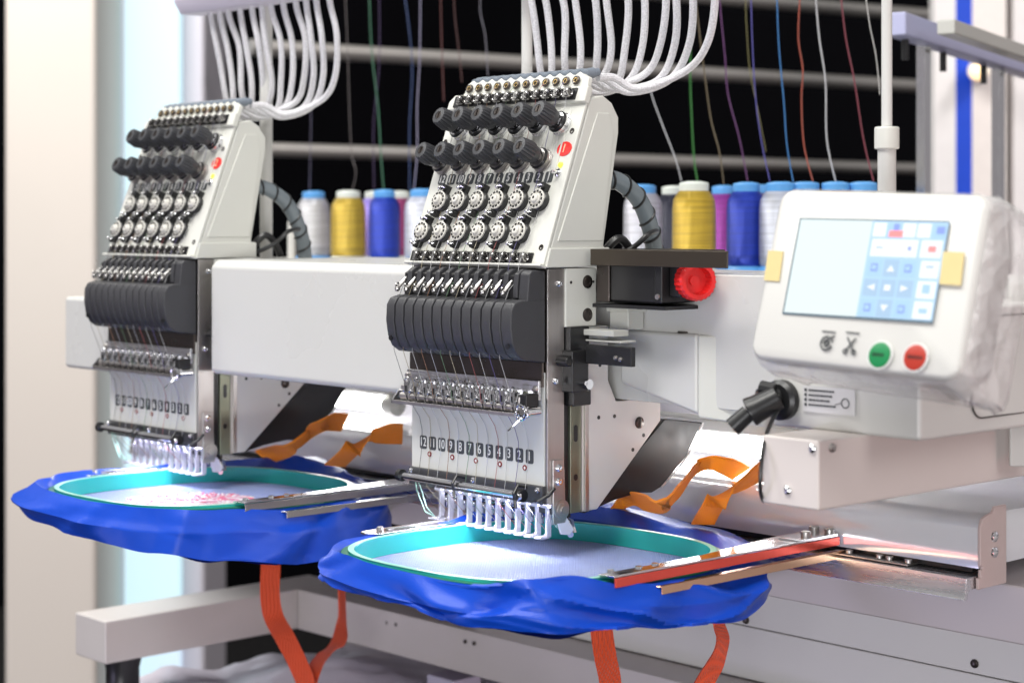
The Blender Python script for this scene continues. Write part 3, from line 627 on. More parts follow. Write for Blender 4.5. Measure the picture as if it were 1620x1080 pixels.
# glossy bed with front roll edge, end plate, rail
b = B(); b.yz([(.181, .0085), (.181, .036), (.186, .043), (.198, .0465), (.60, .0465), (.60, .0085)], -.86, .2800); bed = mp('bed', b, mat('polished_bed', (.80, .80, .84), .14, metal=.25, coat=.5, var=.03, vscale=20, rvar=.05), angle=60)
b = B(); b.box(-.86, .272, .186, .21, .0040, .0083); mp('bed_gap', b, blackm)
b = B(); b.yz([(.177, -.0060), (.177, .0025), (.180, .0025), (.180, .0080), (.1825, .0080), (.1825, .0105), (.1795, .0105), (.1795, .0385), (.1830, .0450), (.190, .0470), (.196, .0480), (.199, .0520), (.214, .0520), (.214, -.0060)], .2802, .2830)
ep = mp('bed_end_plate', b, mat('pink_grey_enamel', (.60, .47, .45), .35, var=.04, vscale=12), bevel=.0008)
for px, py in ((1573, 848), (1573, 873)):
    q = P(px, py, X=.283); screw_b = B(); screw_b.lathe(q, (1, 0, 0), [(0, .0042), (.0012, .0038), (.0022, .0020)], 16); part_at(MB, 'cap_screw', screw_b, chrome)
b = B(); b.yz([(.165, -.0085), (.167, .0032), (.200, .0032), (.200, -.006), (.170, -.006), (.168, -.0125), (.163, -.0125)], -.86, .2795); mp('drive_rail', b, alu, bevel=.0005)
b = B(); b.yz([(.172, .0036), (.172, .0050), (.186, .0050), (.186, .0036)], .150, .225)
for x in (.168, .196, .205, .222):
    b.cyl((x, .178, .0050), (x, .178, .0078), .0030, n=12)
mp('rail_clamp', b, steel, bevel=.0004)
# lamps under the beam
LX = P(612, 655, Y=.245).x
for x0, x1 in ((-.13, .12), (-.68, LX)):
    b = B(); b.cyl((x0, .245, .0670), (x1, .245, .0670), .0085, n=24); lp = mp('lamp_tube', b, lampm)
    b = B(); b.lathe((x1, .245, .0670), (1, 0, 0), [(0, .0090), (.004, .0110), (.018, .0110), (.022, .008), (.026, .004)], 20); c_ = part_at(lp, 'lamp_cap', b, gum)
    b = B(); b.box(x0, x1+.02, .232, .262, .079, .088); part_at(lp, 'lamp_fitting', b, gum, bevel=.001)
# back wall behind lamps
b = B(); b.box(-.95, .45, .40, .43, .046, .104); mp('bed_back_wall', b, walllav)
# lower body
mauve = mat('mauve_grey_enamel', (.60, .55, .56), .35, var=.05, vscale=6, rvar=.06)
b = B(); b.box(-.86, .60, .215, .45, -.050, -.0070); mp('lower_body', b, mauve, bevel=.002)
cabm = mat('light_grey_cabinet', (.72, .71, .69), .36, var=.05, vscale=5, rvar=.08)
b = B(); b.box(-.45, .95, .345, .60, -.1150, -.0200); mp('cabinet', b, cabm, bevel=.001)
b = B(); b.box(-.45, .95, .3445, .60, -.1640, -.1156); mp('cabinet_lower_panel', b, cabm, bevel=.001)
for px, py in ((1542, 1049), (1180, 980)):
    q = P(px, py, Y=.3445); s_b = B(); s_b.lathe(q, (0, -1, 0), [(0, .0038), (.0014, .0034), (.0020, .0020)], 14); part_at(MB, 'cap_screw', s_b, darksteel)
for dx in (0, -.4795):                    # lower cylinder arms under the hoops
    b = B(); b.box(-.022+dx, .045+dx, .030, .249, -.040, -.0125); mp('lower_arm', b, enamel, bevel=.004, seg=3)
# end housing behind the screen
b = B(); b.hexa([V(.236, .0, .122), V(.3540, .0, .122), V(.3600, .30, .122), V(.236, .30, .122), V(.236, .0, .205), V(.3540, .0, .205), V(.3600, .30, .205), V(.236, .30, .205)]); eh = mp('end_housing', b, enamel, bevel=.003, seg=3)
b = B(); o_ = [V(.3558+.0002, .115+a, .165+c) for a, c in rrect(.12, .066, .012, 6)]; b.tube(o_+[o_[0]], .0006, 5); part_at(eh, 'hatch_groove', b, darksteel)
q = P(1312, 633, Y=-.0008); st = part_at(eh, 'sticker', B().box(q.x-.021, q.x+.021, -.0016, -.0004, q.z-.0085, q.z+.0085), paper)
b = B()
for i in range(4):
    z = q.z+.0058-i*.0032
    b.obox((q.x-.0185, -.0020, z), (.0009, 0, 0), (0, .0002, 0), (0, 0, .0009))
    xx = q.x-.016
    while xx < q.x+.004-.002*i+(.006 if i == 3 else 0):
        l = random.uniform(.0012, .0030); b.obox((xx+l/2, -.0020, z), (l/2, 0, 0), (0, .0002, 0), (0, 0, .0006)); xx += l+.0006
b.torus((q.x+.0135, -.0019, q.z-.001), (0, 1, 0), .0030, .0004, 14, 4); b.tube([(q.x+.005, -.0019, q.z-.0025), (q.x+.0105, -.0019, q.z-.001)], .0003, 4)
part_at(st, 'sticker_print', b, labelm)
# boxed side arm under the housing
pk2 = mat('red_light_tinted_enamel', (.66, .60, .57), .32, var=.04, vscale=8, rvar=.06)  # rosy tint of red light mixed into the side arm's colour
pk = mat('rosy_grey_enamel', (.62, .50, .48), .32, var=.04, vscale=8, rvar=.06)
b = B(); b.hexa([V(.2680, -.050, .0790), V(.3133, -.050, .0790), V(.3350, .40, .0830), V(.2680, .40, .0830), V(.2680, -.050, .1230), V(.3133, -.050, .1230), V(.3350, .40, .1205), V(.2680, .40, .1205)])
sa = mp('side_arm', b, pk2, bevel=.0016, seg=3)
for px, py in ((1286, 709), (1247, 775)):
    q = P(px, py, Y=-.050); s_b = B(); s_b.lathe(q, (0, -1, 0), [(0, .0030), (.0014, .0028), (.0024, .0014)], 14); part_at(sa, 'screw', s_b, chrome)
q = P(1316, 708, X=.3143); s_b = B(); s_b.lathe(q, (1, 0, 0), [(0, .0030), (.0014, .0028), (.0024, .0014)], 14); part_at(sa, 'screw', s_b, steel)
b = B(); b.box(.30, .3145, .10, .212, -.006, .0785)
q = P(1600, 600, D=1.12)
tag(obj('side_board', cam_box(1598, 1680, P(1600, 738, D=1.25).z, P(1600, 448, D=1.25).z, 1.25, .004), enamel, bevel=.001), 'blurred white board standing at the right edge beside the screen', 'board')

# black swivel knob with cable on the end housing
kb = thing('swivel_lamp', 'black swivel lamp head with cable under the screen', 'lamp', P(1238, 630, Y=0))
c0 = P(1240, 632, Y=-.001)
part_at(kb, 'base_disc', B().lathe(c0+V(0, -.0005, 0), (0, -1, 0), [(0, .0135), (.005, .0135), (.007, .011)], 24), blackm)
c1 = c0+V(-.004, -.014, -.001)
b = B(); b.cyl(c0+V(0, -.004, 0), c1+V(-.006, -.002, 0), .0085, n=18); b.tube([c1+V(.008, 0, .008), c1+V(-.002, -.004, .010)], .005, 10); part_at(kb, 'joint', b, blackm, bevel=.001)
d1 = (P(1180, 655, Y=-.030)-P(1232, 628, Y=-.016)).normalized()
p_ = P(1232, 628, Y=-.016)
b = B(); b.lathe(p_, d1, [(0, .0080), (.016, .0092), (.020, .0098), (.022, .0098), (.0225, .0060)], 22); part_at(kb, 'lamp_body', b, blackm, bevel=.0006)
b = B(); b.lathe(p_+d1*.0225, d1+V(0, 0, -.35), [(0, .0058), (.013, .0064), (.0145, .0064), (.0145, .004)], 18); part_at(kb, 'lamp_nozzle', b, blackm)
b = B(); b.tube(spline([P(1236, 640, Y=-.014), P(1220, 668, Y=-.03), P(1209, 700, Y=-.05), P(1204, 740, Y=-.056), P(1203, 775, Y=-.055), P(1208, 792, Y=-.045)], 8), .0014, 8); part_at(kb, 'cable', b, blackm)

# colour change motor with red hand wheel
mo = thing('drive_motor', 'black drive motor with ribbed red handwheel beside the nearer head', 'motor', V(.09, .06, .20))
b = B(); b.box(.026, .110, .040, .100, .2365, .2385); b.box(.026, .1640, .0385, .0400, .2260, .2385); part_at(mo, 'motor_bracket', b, mat('dark_bronze_bracket', (.085, .07, .055), .3, metal=.7), bevel=.0005)
b = B(); b.box(.0400, .0890, .045, .090, .1975, .2310); part_at(mo, 'motor_body', b, blackm, bevel=.003)
b = B(); b.box(.0895, .0975, .042, .092, .1985, .2340); b.box(.0975, .1085, .050, .086, .2030, .2300); part_at(mo, 'motor_flange', b, blackmetal, bevel=.0015)
b = B(); b.box(.024, .100, .043, .095, .1935, .1962); part_at(mo, 'motor_shelf', b, blackmetal)
for z in (.2035, .2290):
    b = B(); b.lathe((.0935, .042, z), (0, -1, 0), [(0, .0022), (.0012, .0020)], 12); part_at(mo, 'screw', b, steel)
ax = V(.90, -.42, -.03).normalized(); o = V(.1085, .062, .2160)
b = B(); b.lathe(o, ax, [(0, .0130), (.003, .0150), (.013, .0152), (.0150, .0138), (.0150, .0108), (.0060, .0100), (.0058, .0001)], 48, rib=.045, caps=False); wh = part_at(mo, 'handwheel', b, redp, angle=28)
# (front hub of the wheel)
b = B(); b.cyl(o+ax*.004, o+ax*.008, .004, n=12); part_at(wh, 'hub', b, redp)
b = B(); b.box(.026, .0400, .045, .080, .1975, .2310); part_at(mo, 'mounting_plate', b, darksteel, bevel=.001)
b = B(); b.box(.026, .0460, .060, .078, .176, .1930); b.box(.024, .0475, .058, .080, .1895, .1932); part_at(mo, 'support_post', b, cream, bevel=.001)
b = B(); b.cyl((.0800, .090, .175), (.0800, .090, .193), .0040, n=14); part_at(mo, 'support_pin', b, chrome)

# ================================================================== CONTROL SCREEN
PB = P(1183, 565, Y=-.08); PBR = P(1515, 603, Y=-.08); PT = P(1235, 298, X=PB.x)
Wd = PBR.x-PB.x; UVp = (PT-PB); Hh = UVp.length; UVp.normalize(); XP = XV; NP = XP.cross(UVp).normalized()
XP = (PBR-PB).normalized(); 
def SC(px, py): # point on the screen plane for a photo position
    v = P(px, py, D=1.)-Vector(CAM); t = (PB-Vector(CAM)).dot(NP)/v.dot(NP); return Vector(CAM)+v*t
cs_ = thing('control_panel', 'white touch screen control panel with green and red buttons, wrapped in clear film', 'control panel', (PB+XV*Wd/2)+V(0, .05, -.005))
ctr = PB+XP*Wd/2+UVp*Hh/2
b = B()
rings = []
for off, w_, h_, r_ in ((-.001, Wd*.965, Hh*.955, .006), (.0015, Wd*.985, Hh*.975, .008), (.0, Wd, Hh, .010)): pass
def loft(b, secs):
    prev = None
    for (off, w_, h_, r_, sh) in secs:
        R_ = [b.bm.verts.new(ctr+XP*x+UVp*(y+sh)+NP*off) for x, y in rrect(w_, h_, r_, 6)]
        if prev:
            for i in range(len(R_)): j = (i+1) % len(R_); b._f([prev[i], prev[j], R_[j], R_[i]])
        else: b._f(R_)
        prev = R_
    b._f(prev[::-1])
loft(b, [(0, Wd-.006, Hh-.006, .007, 0), (-.001, Wd-.0025, Hh-.0025, .009, 0), (-.0035, Wd, Hh, .010, 0), (-.016, Wd, Hh, .010, 0), (-.020, Wd-.003, Hh-.004, .008, 0), (-.048, Wd-.020, Hh-.022, .010, -.004), (-.052, Wd-.03, Hh-.03, .010, -.004)])
part_at(cs_, 'panel_body', b, mat('panel_white_plastic', (.64, .63, .60), .33, var=.02, vscale=8), angle=50)
def quad(b, a, off, mi=0):
    b.mi = mi; b._f([b.bm.verts.new(Vector(p)+NP*off) for p in a])
b = B(); cor = [SC(1238, 497), SC(1476, 512), SC(1504, 350), SC(1266, 345)]
quad(b, cor, .0004)
bez = part_at(cs_, 'screen_surround', b, mat('dark_screen_surround', (.10, .15, .19), .3), smooth=False)
scrm = mat('lit_screen_pale', (.3, .35, .36), .2, emit=(.76, .84, .84), estr=.50)
tile1 = mat('lit_tile_blue', (.2, .3, .4), .3, emit=(.34, .52, .76), estr=.55); tile2 = mat('lit_tile_grey', (.2, .3, .4), .3, emit=(.30, .39, .52), estr=.55)
tilew = mat('lit_tile_white', (.3, .3, .3), .3, emit=(.84, .90, .97), estr=.62); tiler = mat('lit_icon_red', (.4, .1, .1), .3, emit=(.95, .25, .25), estr=.85); tiled = mat('lit_icon_navy', (.1, .1, .3), .3, emit=(.24, .38, .72), estr=.7)
tileb = mat('lit_screen_field', (.2, .3, .4), .3, emit=(.42, .60, .78), estr=.52)
def UVs(u, v):                    # u right, v down inside the lit screen
    a, c, d, e = cor[3], cor[2], cor[1], cor[0]
    u = .012+u*.985; v = .015+v*.965
    return (a*(1-u)+c*u)*(1-v)+(e*(1-u)+d*u)*v
def tile(b, u0, v0, u1, v1, mi, off=.0010): quad(b, [UVs(u0, v1), UVs(u1, v1), UVs(u1, v0), UVs(u0, v0)], off, mi)
b = B(); tile(b, 0, 0, 1, 1, 0, .0007); tile(b, .505, 0, 1, 1, 6, .0009)
tile(b, .525, .19, .83, .37, 3); tile(b, .85, .19, .985, .37, 3)
for i in range(5): tile(b, .52+i*.097, .02, .605+i*.097, .165, 3 if i in (0, 2, 3) else 1)
for r in range(3):
    for c in range(3): tile(b, .52+c*.112, .40+r*.205, .618+c*.112, .575+r*.205, [1, 2, 1, 2, 2, 2, 1, 2, 1][r*3+c])
    tile(b, .87, .40+r*.205, .988, .575+r*.205, 3)
tile(b, .63, .10, .72, .165, 4, .0013); tile(b, .655, .03, .69, .10, 5, .0013); tile(b, .90, .25, .95, .31, 4, .0013); tile(b, .935, .05, .985, .12, 5, .0013)
tile(b, .56, .27, .605, .285, 2, .0013); tile(b, .77, .26, .79, .30, 5, .0013)
def tri(b, u, v, s, dirn, mi):
    q = {'u': [(-s, s*1.3), (s, s*1.3), (0, -s*1.3)], 'd': [(0, s*1.3), (s, -s*1.3), (-s, -s*1.3)], 'l': [(-s, 0), (s, s*1.3), (s, -s*1.3)], 'r': [(-s, s*1.3), (s, 0), (-s, -s*1.3)]}[dirn]
    b.mi = mi; b._f([b.bm.verts.new(UVs(u+a, v+c)+NP*.0013) for a, c in q])
tri(b, .681, .49, .026, 'u', 3); tri(b, .57, .69, .026, 'l', 3); tri(b, .793, .69, .026, 'r', 3); tri(b, .681, .90, .026, 'd', 3)
for u, v in ((.57, .485), (.793, .485), (.57, .9), (.793, .9)): tile(b, u-.022, v-.04, u+.022, v+.04, 5, .0012); tile(b, u-.014, v-.022, u+.014, v+.022, 1, .0014)
tile(b, .905, .45, .955, .47, 2, .0013); tile(b, .905, .64, .955, .73, 1, .0013); tile(b, .905, .88, .96, .93, 1, .0013); tile(b, .66, .66, .70, .72, 3, .0013)
part_at(cs_, 'screen', b, [scrm, tile1, tile2, tilew, tiler, tiled, tileb], smooth=False)
for px, py, m, nm in ((1393, 562, mat('green_button', (.01, .22, .07), .35), 'green_button'), (1449, 566, mat('red_button', (.42, .035, .02), .35), 'red_button')):
    c = SC(px, py); b = B(); b.lathe(c+NP*.0002, NP, [(0, .0076), (.0012, .0076), (.0016, .0066), (.0016, .0001)], 28, caps=False); bt = part_at(cs_, nm, b, m)
    b = B(); b.torus(c+NP*.0004, NP, .0082, .0007, 28, 6); part_at(bt, 'button_rim', b, whitep)
    b = B()
    for i in range(5 if px > 1400 else 4): b.obox(c+NP*.0018+XP*((i-1.8)*.0021), XP*.0007, UVp*.0011, NP*.0001)
    part_at(bt, 'button_print', b, blackm)
for k, (px, py) in enumerate(((1308, 543), (1346, 545))):
    c = SC(px, py); b = B()
    if k == 0:
        b.tube([c+NP*.0004+XP*(.0042*math.cos(t))+UVp*(.0042*math.sin(t)) for t in [PI*(.1+i*.12) for i in range(16)]], .0006, 5)
        b.torus(c+NP*.0004, NP, .0016, .0007, 14, 5); b.tube([c+NP*.0004+UVp*.002, c+NP*.0004+XP*.005+UVp*.005], .0005, 5)
    else:
        for s in (1, -1): b.tube([c+NP*.0004-XP*.003*s-UVp*.004, c+NP*.0004+XP*.003*s+UVp*.004], .0006, 5); b.torus(c+NP*.0004-XP*.003*s-UVp*.0045, NP, .0014, .0005, 12, 5)
    b.obox(c+NP*.0002+UVp*.0072, XP*.005, UVp*.0004, NP*.0001)
    part_at(cs_, 'printed_icon', b, labelm)
for px, py, s in ((1225, 421, .0060), (1507, 425, .0072)):
    c = SC(px, py); b = B(); b.obox(c+NP*.0006, XP*s, (UVp-XP*.06)*.0098, NP*.0003); part_at(cs_, 'yellow_tape', b, tapem)
b = B()                             # crinkled film round the sides, underside and back
NR = 40; secs = []
rnd = random.Random(3)
for j, (off, g) in enumerate(((-.0030, .0006), (-.004, .0012), (-.010, .0016), (-.022, .0030), (-.036, .0020), (-.052, .0010), (-.060, -.004))):
    out = []
    base = rrect(Wd+g*2, Hh+g*2, .012, 9)
    for i, (x, y) in enumerate(base):
        drop = 0
        if y < -Hh*.40 and j > 1: drop = -.003-.022*(x/Wd+.5)*(.55+.45*math.sin(x*45+j*.5))*(j/6)
        jit = rnd.uniform(-.0012, .0022)*(j > 1)
        out.append(b.bm.verts.new(ctr+XP*(x+jit*(1 if x > 0 else -1))+UVp*(y+drop+jit)+NP*off))
    secs.append(out)
for A_, B_ in zip(secs, secs[1:]):
    for i in range(len(A_)): j = (i+1) % len(A_); b._f([A_[i], A_[j], B_[j], B_[i]])
part_at(cs_, 'film_wrap', b, film, angle=180)
b = B(); b.cyl(ctr-NP*.030-V(0, 0, .02), V(ctr.x, .04, .16), .016, n=16); part_at(cs_, 'mount', b, gum)

# ================================================================== HOOPS AND BAGS
def ring_pt(t, a, e, n=2.9):
    c, s = math.cos(t), math.sin(t)
    q = V(a*math.copysign(abs(c)**(2/n), c), e*math.copysign(abs(s)**(2/n), s), 0)
    q = RR*(q.dot(RR)*1.065)+FF*(q.dot(FF)*.985)
    return q.x, q.y
NS = 120
HC = V(.0285, -.0262, 0); HA, HB = .1155, .1155
redrefl = mat('red_reflection_steel', (.80, .10, .07), .18, metal=.5)  # red reflection painted as the flange colour of the nearer hoop
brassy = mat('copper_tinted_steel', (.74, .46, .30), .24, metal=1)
def hoop(name, label, dx, dy, dz):
    T = thing('embroidery_hoop', label, 'hoop', HC+V(dx, dy, dz), 'green embroidery hoops')
    O = HC+V(dx, dy, dz)
    def band(r0, r1, z0, z1, m, nm):
        b = B(); R4 = []
        for i in range(NS):
            t = 2*PI*i/NS; x0, y0 = ring_pt(t, HA+r0, HB+r0); x1, y1 = ring_pt(t, HA+r1, HB+r1)
            R4.append([b.bm.verts.new(O+V(*q)) for q in ((x0, y0, z0), (x1, y1, z0), (x1, y1, z1), (x0, y0, z1))])
        for i in range(NS):
            j = (i+1) % NS
            for k in range(4): l = (k+1) % 4; b._f([R4[i][k], R4[j][k], R4[j][l], R4[i][l]])
        return part_at(T, nm, b, m, bevel=.0004)
    band(-.0034, 0, .0010, .0155, aqua, 'inner_ring')
    band(.0004, .0050, .0002, .0138, green, 'outer_ring')
    band(-.0032, .0006, .0156, .0161, mint, 'ring_edge')
    # right bracket arm running back to the drive rail
    O0 = O; O = V(.0335, -.0205, 0)+V(dx, dy, dz)
    y0, y1 = -.0500, .1990
    b = B(); b.prism([O+V(*q) for q in ((.1075, y0, .0165), (.1200, y0+.003, .0165), (.1235, y1, .0165), (.0960, y1, .0165), (.0960, .150, .0165), (.1090, .0500, .0165))], (0, 0, .0015))
    ar = part_at(T, 'bracket_arm', b, chrome, bevel=.0004)
    b = B(); b.hexa([O+V(.1200, y0+.003, .0100), O+V(.1215, y0+.003, .0100), O+V(.1250, y1, .0100), O+V(.1235, y1, .0100), O+V(.1200, y0+.003, .0164), O+V(.1215, y0+.003, .0164), O+V(.1250, y1, .0164), O+V(.1235, y1, .0164)]); part_at(ar, 'arm_flange', b, redrefl if dx == 0 else polished, bevel=.0003)
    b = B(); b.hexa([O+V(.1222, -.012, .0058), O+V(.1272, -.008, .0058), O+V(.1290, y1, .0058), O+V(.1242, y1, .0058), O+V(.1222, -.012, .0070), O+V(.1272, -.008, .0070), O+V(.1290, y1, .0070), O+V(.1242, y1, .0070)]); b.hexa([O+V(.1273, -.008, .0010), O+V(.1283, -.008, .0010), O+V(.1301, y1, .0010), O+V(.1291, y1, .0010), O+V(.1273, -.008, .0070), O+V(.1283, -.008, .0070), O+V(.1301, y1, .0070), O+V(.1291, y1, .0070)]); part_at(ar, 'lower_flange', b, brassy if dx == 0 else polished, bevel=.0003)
    for x, y in ((.1150, .1700), (.1050, .1930), (.1200, .1930)):
        b = B(); b.lathe(O+V(x, y, .0175), (0, 0, 1), [(0, .0040), (.0050, .0040), (.0056, .0030)], 12); part_at(T, 'thumb_screw', b, steel)
    for x, y in ((.106, -.036), (.110, -.012), (.110, .005)):
        b = B(); b.lathe(O+V(x, y, .0175), (0, 0, 1), [(0, .0028), (.0016, .0024)], 12); part_at(T, 'rivet', b, chrome)
    b = B(); b.box(O.x+.104, O.x+.124, O.y+.150, O.y+.198, O.z+.0177, O.z+.0192); part_at(ar, 'slot_plate', b, chrome, bevel=.0003)
    # left clamp plate
    O = O0
    b = B(); pts = [(-.1450, -.0460), (-.1420, -.0510), (-.1350, -.0520), (-.1260, -.0460), (-.1235, .0500), (-.1440, .0500)]
    b.prism([O+V(x, y, .0145) for x, y in pts], (0, 0, .0016)); lf = part_at(T, 'left_bracket', b, chrome, bevel=.0006)
    b = B(); b.box(O.x-.138, O.x-.133, O.y-.030, O.y+.030, O.z+.0162, O.z+.0170); b.lathe(O+V(-.136, -.036, .0162), (0, 0, 1), [(0, .003), (.003, .0025)], 12); b.obox(O+V(-.132, -.018, .0170), V(.004, .012, 0), V(-.001, .0004, 0), V(0, 0, .0008)); part_at(lf, 'clamp_strip', b, steel, bevel=.0003)
    return T
hoop('h', 'green hoop under the nearer head with a red reflection along its metal arm', 0, 0, 0)
hoop('h', 'green hoop under the farther head holding the bag with pink embroidery', -.443, .002, .0)

def fab(phi, tab):
    tab = sorted(tab); n = len(tab)
    for i in range(n):
        a0 = tab[i]; a1 = tab[(i+1) % n]; p1 = a1[0]+(360 if i == n-1 else 0); p = phi if phi >= tab[0][0] else phi+360
        if a0[0] <= p <= p1:
            t = (p-a0[0])/(p1-a0[0]); t = t*t*(3-2*t)
            return [x*(1-t)+y*t for x, y in zip(a0[1:], a1[1:])]
def ribbon(path, wid, side, th=.0008):
    b = B(); path = [Vector(p) for p in path]; N = len(path); prev = None; first = None
    for i, p in enumerate(path):
        s = Vector(side(i/(N-1)) if callable(side) else side); t = (path[min(i+1, N-1)]-path[max(i-1, 0)]).normalized()
        s = (s-t*s.dot(t)).normalized(); n = t.cross(s)*th
        q = [b.bm.verts.new(v) for v in (p-s*wid/2-n, p+s*wid/2-n, p+s*wid/2+n, p-s*wid/2+n)]
        if prev:
            for k in range(4): l = (k+1) % 4; b._f([prev[k], prev[l], q[l], q[k]])
        else: first = q
        prev = q
    b._f(first); b._f(prev); return b
from mathutils import noise
def bag(label, dx, dy, dz, tab, seed):
    fr = random.Random(int(seed*10)); FOLDS = [(fr.uniform(0, 360), fr.uniform(-150, 150), fr.uniform(6, 20), fr.choice((1, 1, -1))*fr.uniform(.002, .0055)) for _ in range(26)]
    O = HC+V(dx, dy, dz)
    T = thing('tote_bag', label, 'bag', O+V(0, 0, -.04), 'blue tote bags with orange straps')
    # taut cloth inside the hoop
    b = B(); prev = None
    for j in range(1, 15):
        f = j/14; R_ = []
        for i in range(NS):
            x, y = ring_pt(2*PI*i/NS, (HA-.0034)*f, (HB-.0034)*f)
            R_.append(b.bm.verts.new(O+V(x, y, .0012+.0007*noise.noise(V(x*14, y*14, seed)))))
        if prev:
            for i in range(NS): k = (i+1) % NS; b._f([prev[i], prev[k], R_[k], R_[i]])
        else: b._f(R_)
        prev = R_
    part_at(T, 'hooped_cloth', b, clothm)
    b = B(); prev = None; MS = 220; NJ = 41
    for j in range(NJ):
        R_ = []
        for i in range(MS):
            t = 2*PI*i/MS; x, y = ring_pt(t, HA+.0052, HB+.0052); rd = V(x, y, 0).normalized()
            d = V(x, y, 0); lat = d.dot(RR); fw = d.dot(FF); phi = math.degrees(math.atan2(fw, lat)) % 360
            up, om, zm, ol, zl = fab(phi, tab)
            keys = [(0, .0030), (.0010, .0105+up*.4), (.38*om, .0125+up), (.72*om, (.0125+up)*.35+zm*.65), (om, zm), (.7*om+.3*ol, zm*.72+zl*.28), (.3*om+.7*ol, zm*.30+zl*.70), (ol, zl), (ol-.004, zl+.0015), (ol-.030, zl+.004), (ol-.060, zl+.003)]
            ff = j/(NJ-1)*(len(keys)-1); k = min(int(ff), len(keys)-2); u = ff-k; k0, k1 = keys[k], keys[k+1]
            r_ = k0[0]*(1-u)+k1[0]*u; z_ = k0[1]*(1-u)+k1[1]*u
            amp = min(1, max(0, j-2)/8); hem = math.exp(-((j/(NJ-1)*(len(keys)-1)-7)/2.2)**2)
            sx, sy = x+.10*rd.y*j/NJ*.35, y-.10*rd.x*j/NJ*.35
            vo = noise.voronoi(V(sx*16+seed, sy*16, j*.045))[0]; fc = vo[1]-vo[0]
            v2 = noise.voronoi(V(sx*38, sy*38+seed, j*.12))[0]; f2 = v2[1]-v2[0]
            w1 = noise.noise(V(x*11+seed, y*11, j*.03))
            r_ += amp*(.0045*w1+.0028*(fc-.35)); z_ += amp*(.0022*w1-.0010*(fc-.35))+hem*.0030*noise.noise(V(x*20, y*20, seed))
            v_ = j/(NJ-1)
            for fa, fs, fw, fh in FOLDS:          # long soft pleats with a crisp ridge, each running slantwise down the skirt
                dl = (phi-fa-(v_-.4)*fs+180) % 360-180
                if abs(dl) < fw: q_ = 1-abs(dl)/fw; r_ += fh*q_**1.3*amp*min(1, max(0, (1-v_)*4)); z_ += .25*fh*q_*amp
            R_.append(b.bm.verts.new(O+V(x, y, 0)+rd*r_+V(0, 0, z_)))
        if prev:
            for i in range(MS): k = (i+1) % MS; b._f([prev[i], prev[k], R_[k], R_[i]])
        prev = R_
    sk = part_at(T, 'bag_skirt', b, bagm, angle=40)
    sd = sk.modifiers.new('cloth', 'SOLIDIFY'); sd.thickness = .0010
    # bag back layer gathered under the hoop
    b = B(); prev = None
    for j in range(1, 9):
        f = j/8; R_ = []
        for i in range(96):
            t = 2*PI*i/96; x, y = ring_pt(t, HA*.92*f, HB*.92*f)
            d = V(x, y, 0); phi = math.degrees(math.atan2(d.dot(FF), d.dot(RR))) % 360; up, om, zm, ol, zl = fab(phi, tab)
            R_.append(b.bm.verts.new(O+V(x, y, (-.018*(1-f)+(zl-.006)*f)+.004*noise.noise(V(x*25, y*25, seed+3)))))
        if prev:
            for i in range(96): k = (i+1) % 96; b._f([prev[i], prev[k], R_[k], R_[i]])
        else: b._f(R_)
        prev = R_
    part_at(T, 'bag_underside', b, bagm, angle=180)
    return T
tab1 = [(0, .000, .036, .002, .034, -.018), (35, .006, .048, .014, .030, -.010), (65, .014, .044, .024, .020, -.010), (95, .016, .034, .024, .016, -.010), (130, .002, .016, .004, .012, -.010), (165, .004, .018, .004, .014, -.008),
        (195, .006, .018, .002, .013, -.004), (225, .003, .012, -.002, .011, -.007), (255, .001, .010, -.004, .009, -.014), (268, .006, .010, .000, .010, -.017), (280, .008, .010, .000, .010, -.019), (300, -.002, .012, -.004, .012, -.018), (318, -.006, .014, -.008, .016, -.021), (340, -.008, .022, -.010, .028, -.024)]
b1 = bag('blue tote bag hooped under the nearer head, its front folds covering the hoop edge', 0, 0, 0, tab1, 1.3)
tab2 = [(0, .000, .026, .000, .032, -.030), (35, .006, .038, .010, .030, -.020), (65, .012, .040, .018, .020, -.014), (95, .008, .028, .010, .016, -.010), (130, .004, .022, .008, .012, -.008), (165, .008, .026, .012, .018, -.006),
        (190, .008, .030, .006, .020, -.008), (225, .004, .020, .000, .014, -.014), (262, .003, .012, -.004, .012, -.020), (285, .000, .012, -.006, .014, -.030), (320, -.006, .012, -.012, .018, -.040), (345, -.006, .018, -.012, .028, -.038)]
b2 = bag('blue tote bag hooped under the farther head with pink and white embroidery on it', -.443, .002, 0, tab2, 8.1)
b = B(); rnd = random.Random(5)
c = P(300, 793, Z=.0016)
stitch = [mat('white_stitching', (.85, .80, .84), .4), mat('pink_stitching', (.80, .10, .22), .4), mat('rose_stitching', (.70, .30, .50), .4)]
for i in range(1500):
    a = rnd.uniform(0, 2*PI); r = math.sqrt(rnd.random()); p = c+RR*(.058*r*math.cos(a))+FF*(.042*r*math.sin(a)); d = V(math.cos(a*3), math.sin(a*2), 0).normalized()*.0035; s = V(-d.y, d.x, 0).normalized()*.0006
    b.mi = rnd.choices([0, 1, 2], [6, 2, 3])[0]; z = .0012+rnd.random()*.0012; p.z = z+.001; b.hexa([p-d-s, p+d-s, p+d+s, p-d+s]+[q+V(0, 0, .0007) for q in (p-d-s, p+d-s, p+d+s, p-d+s)])
part_at(b2, 'embroidery', b, stitch, smooth=False)
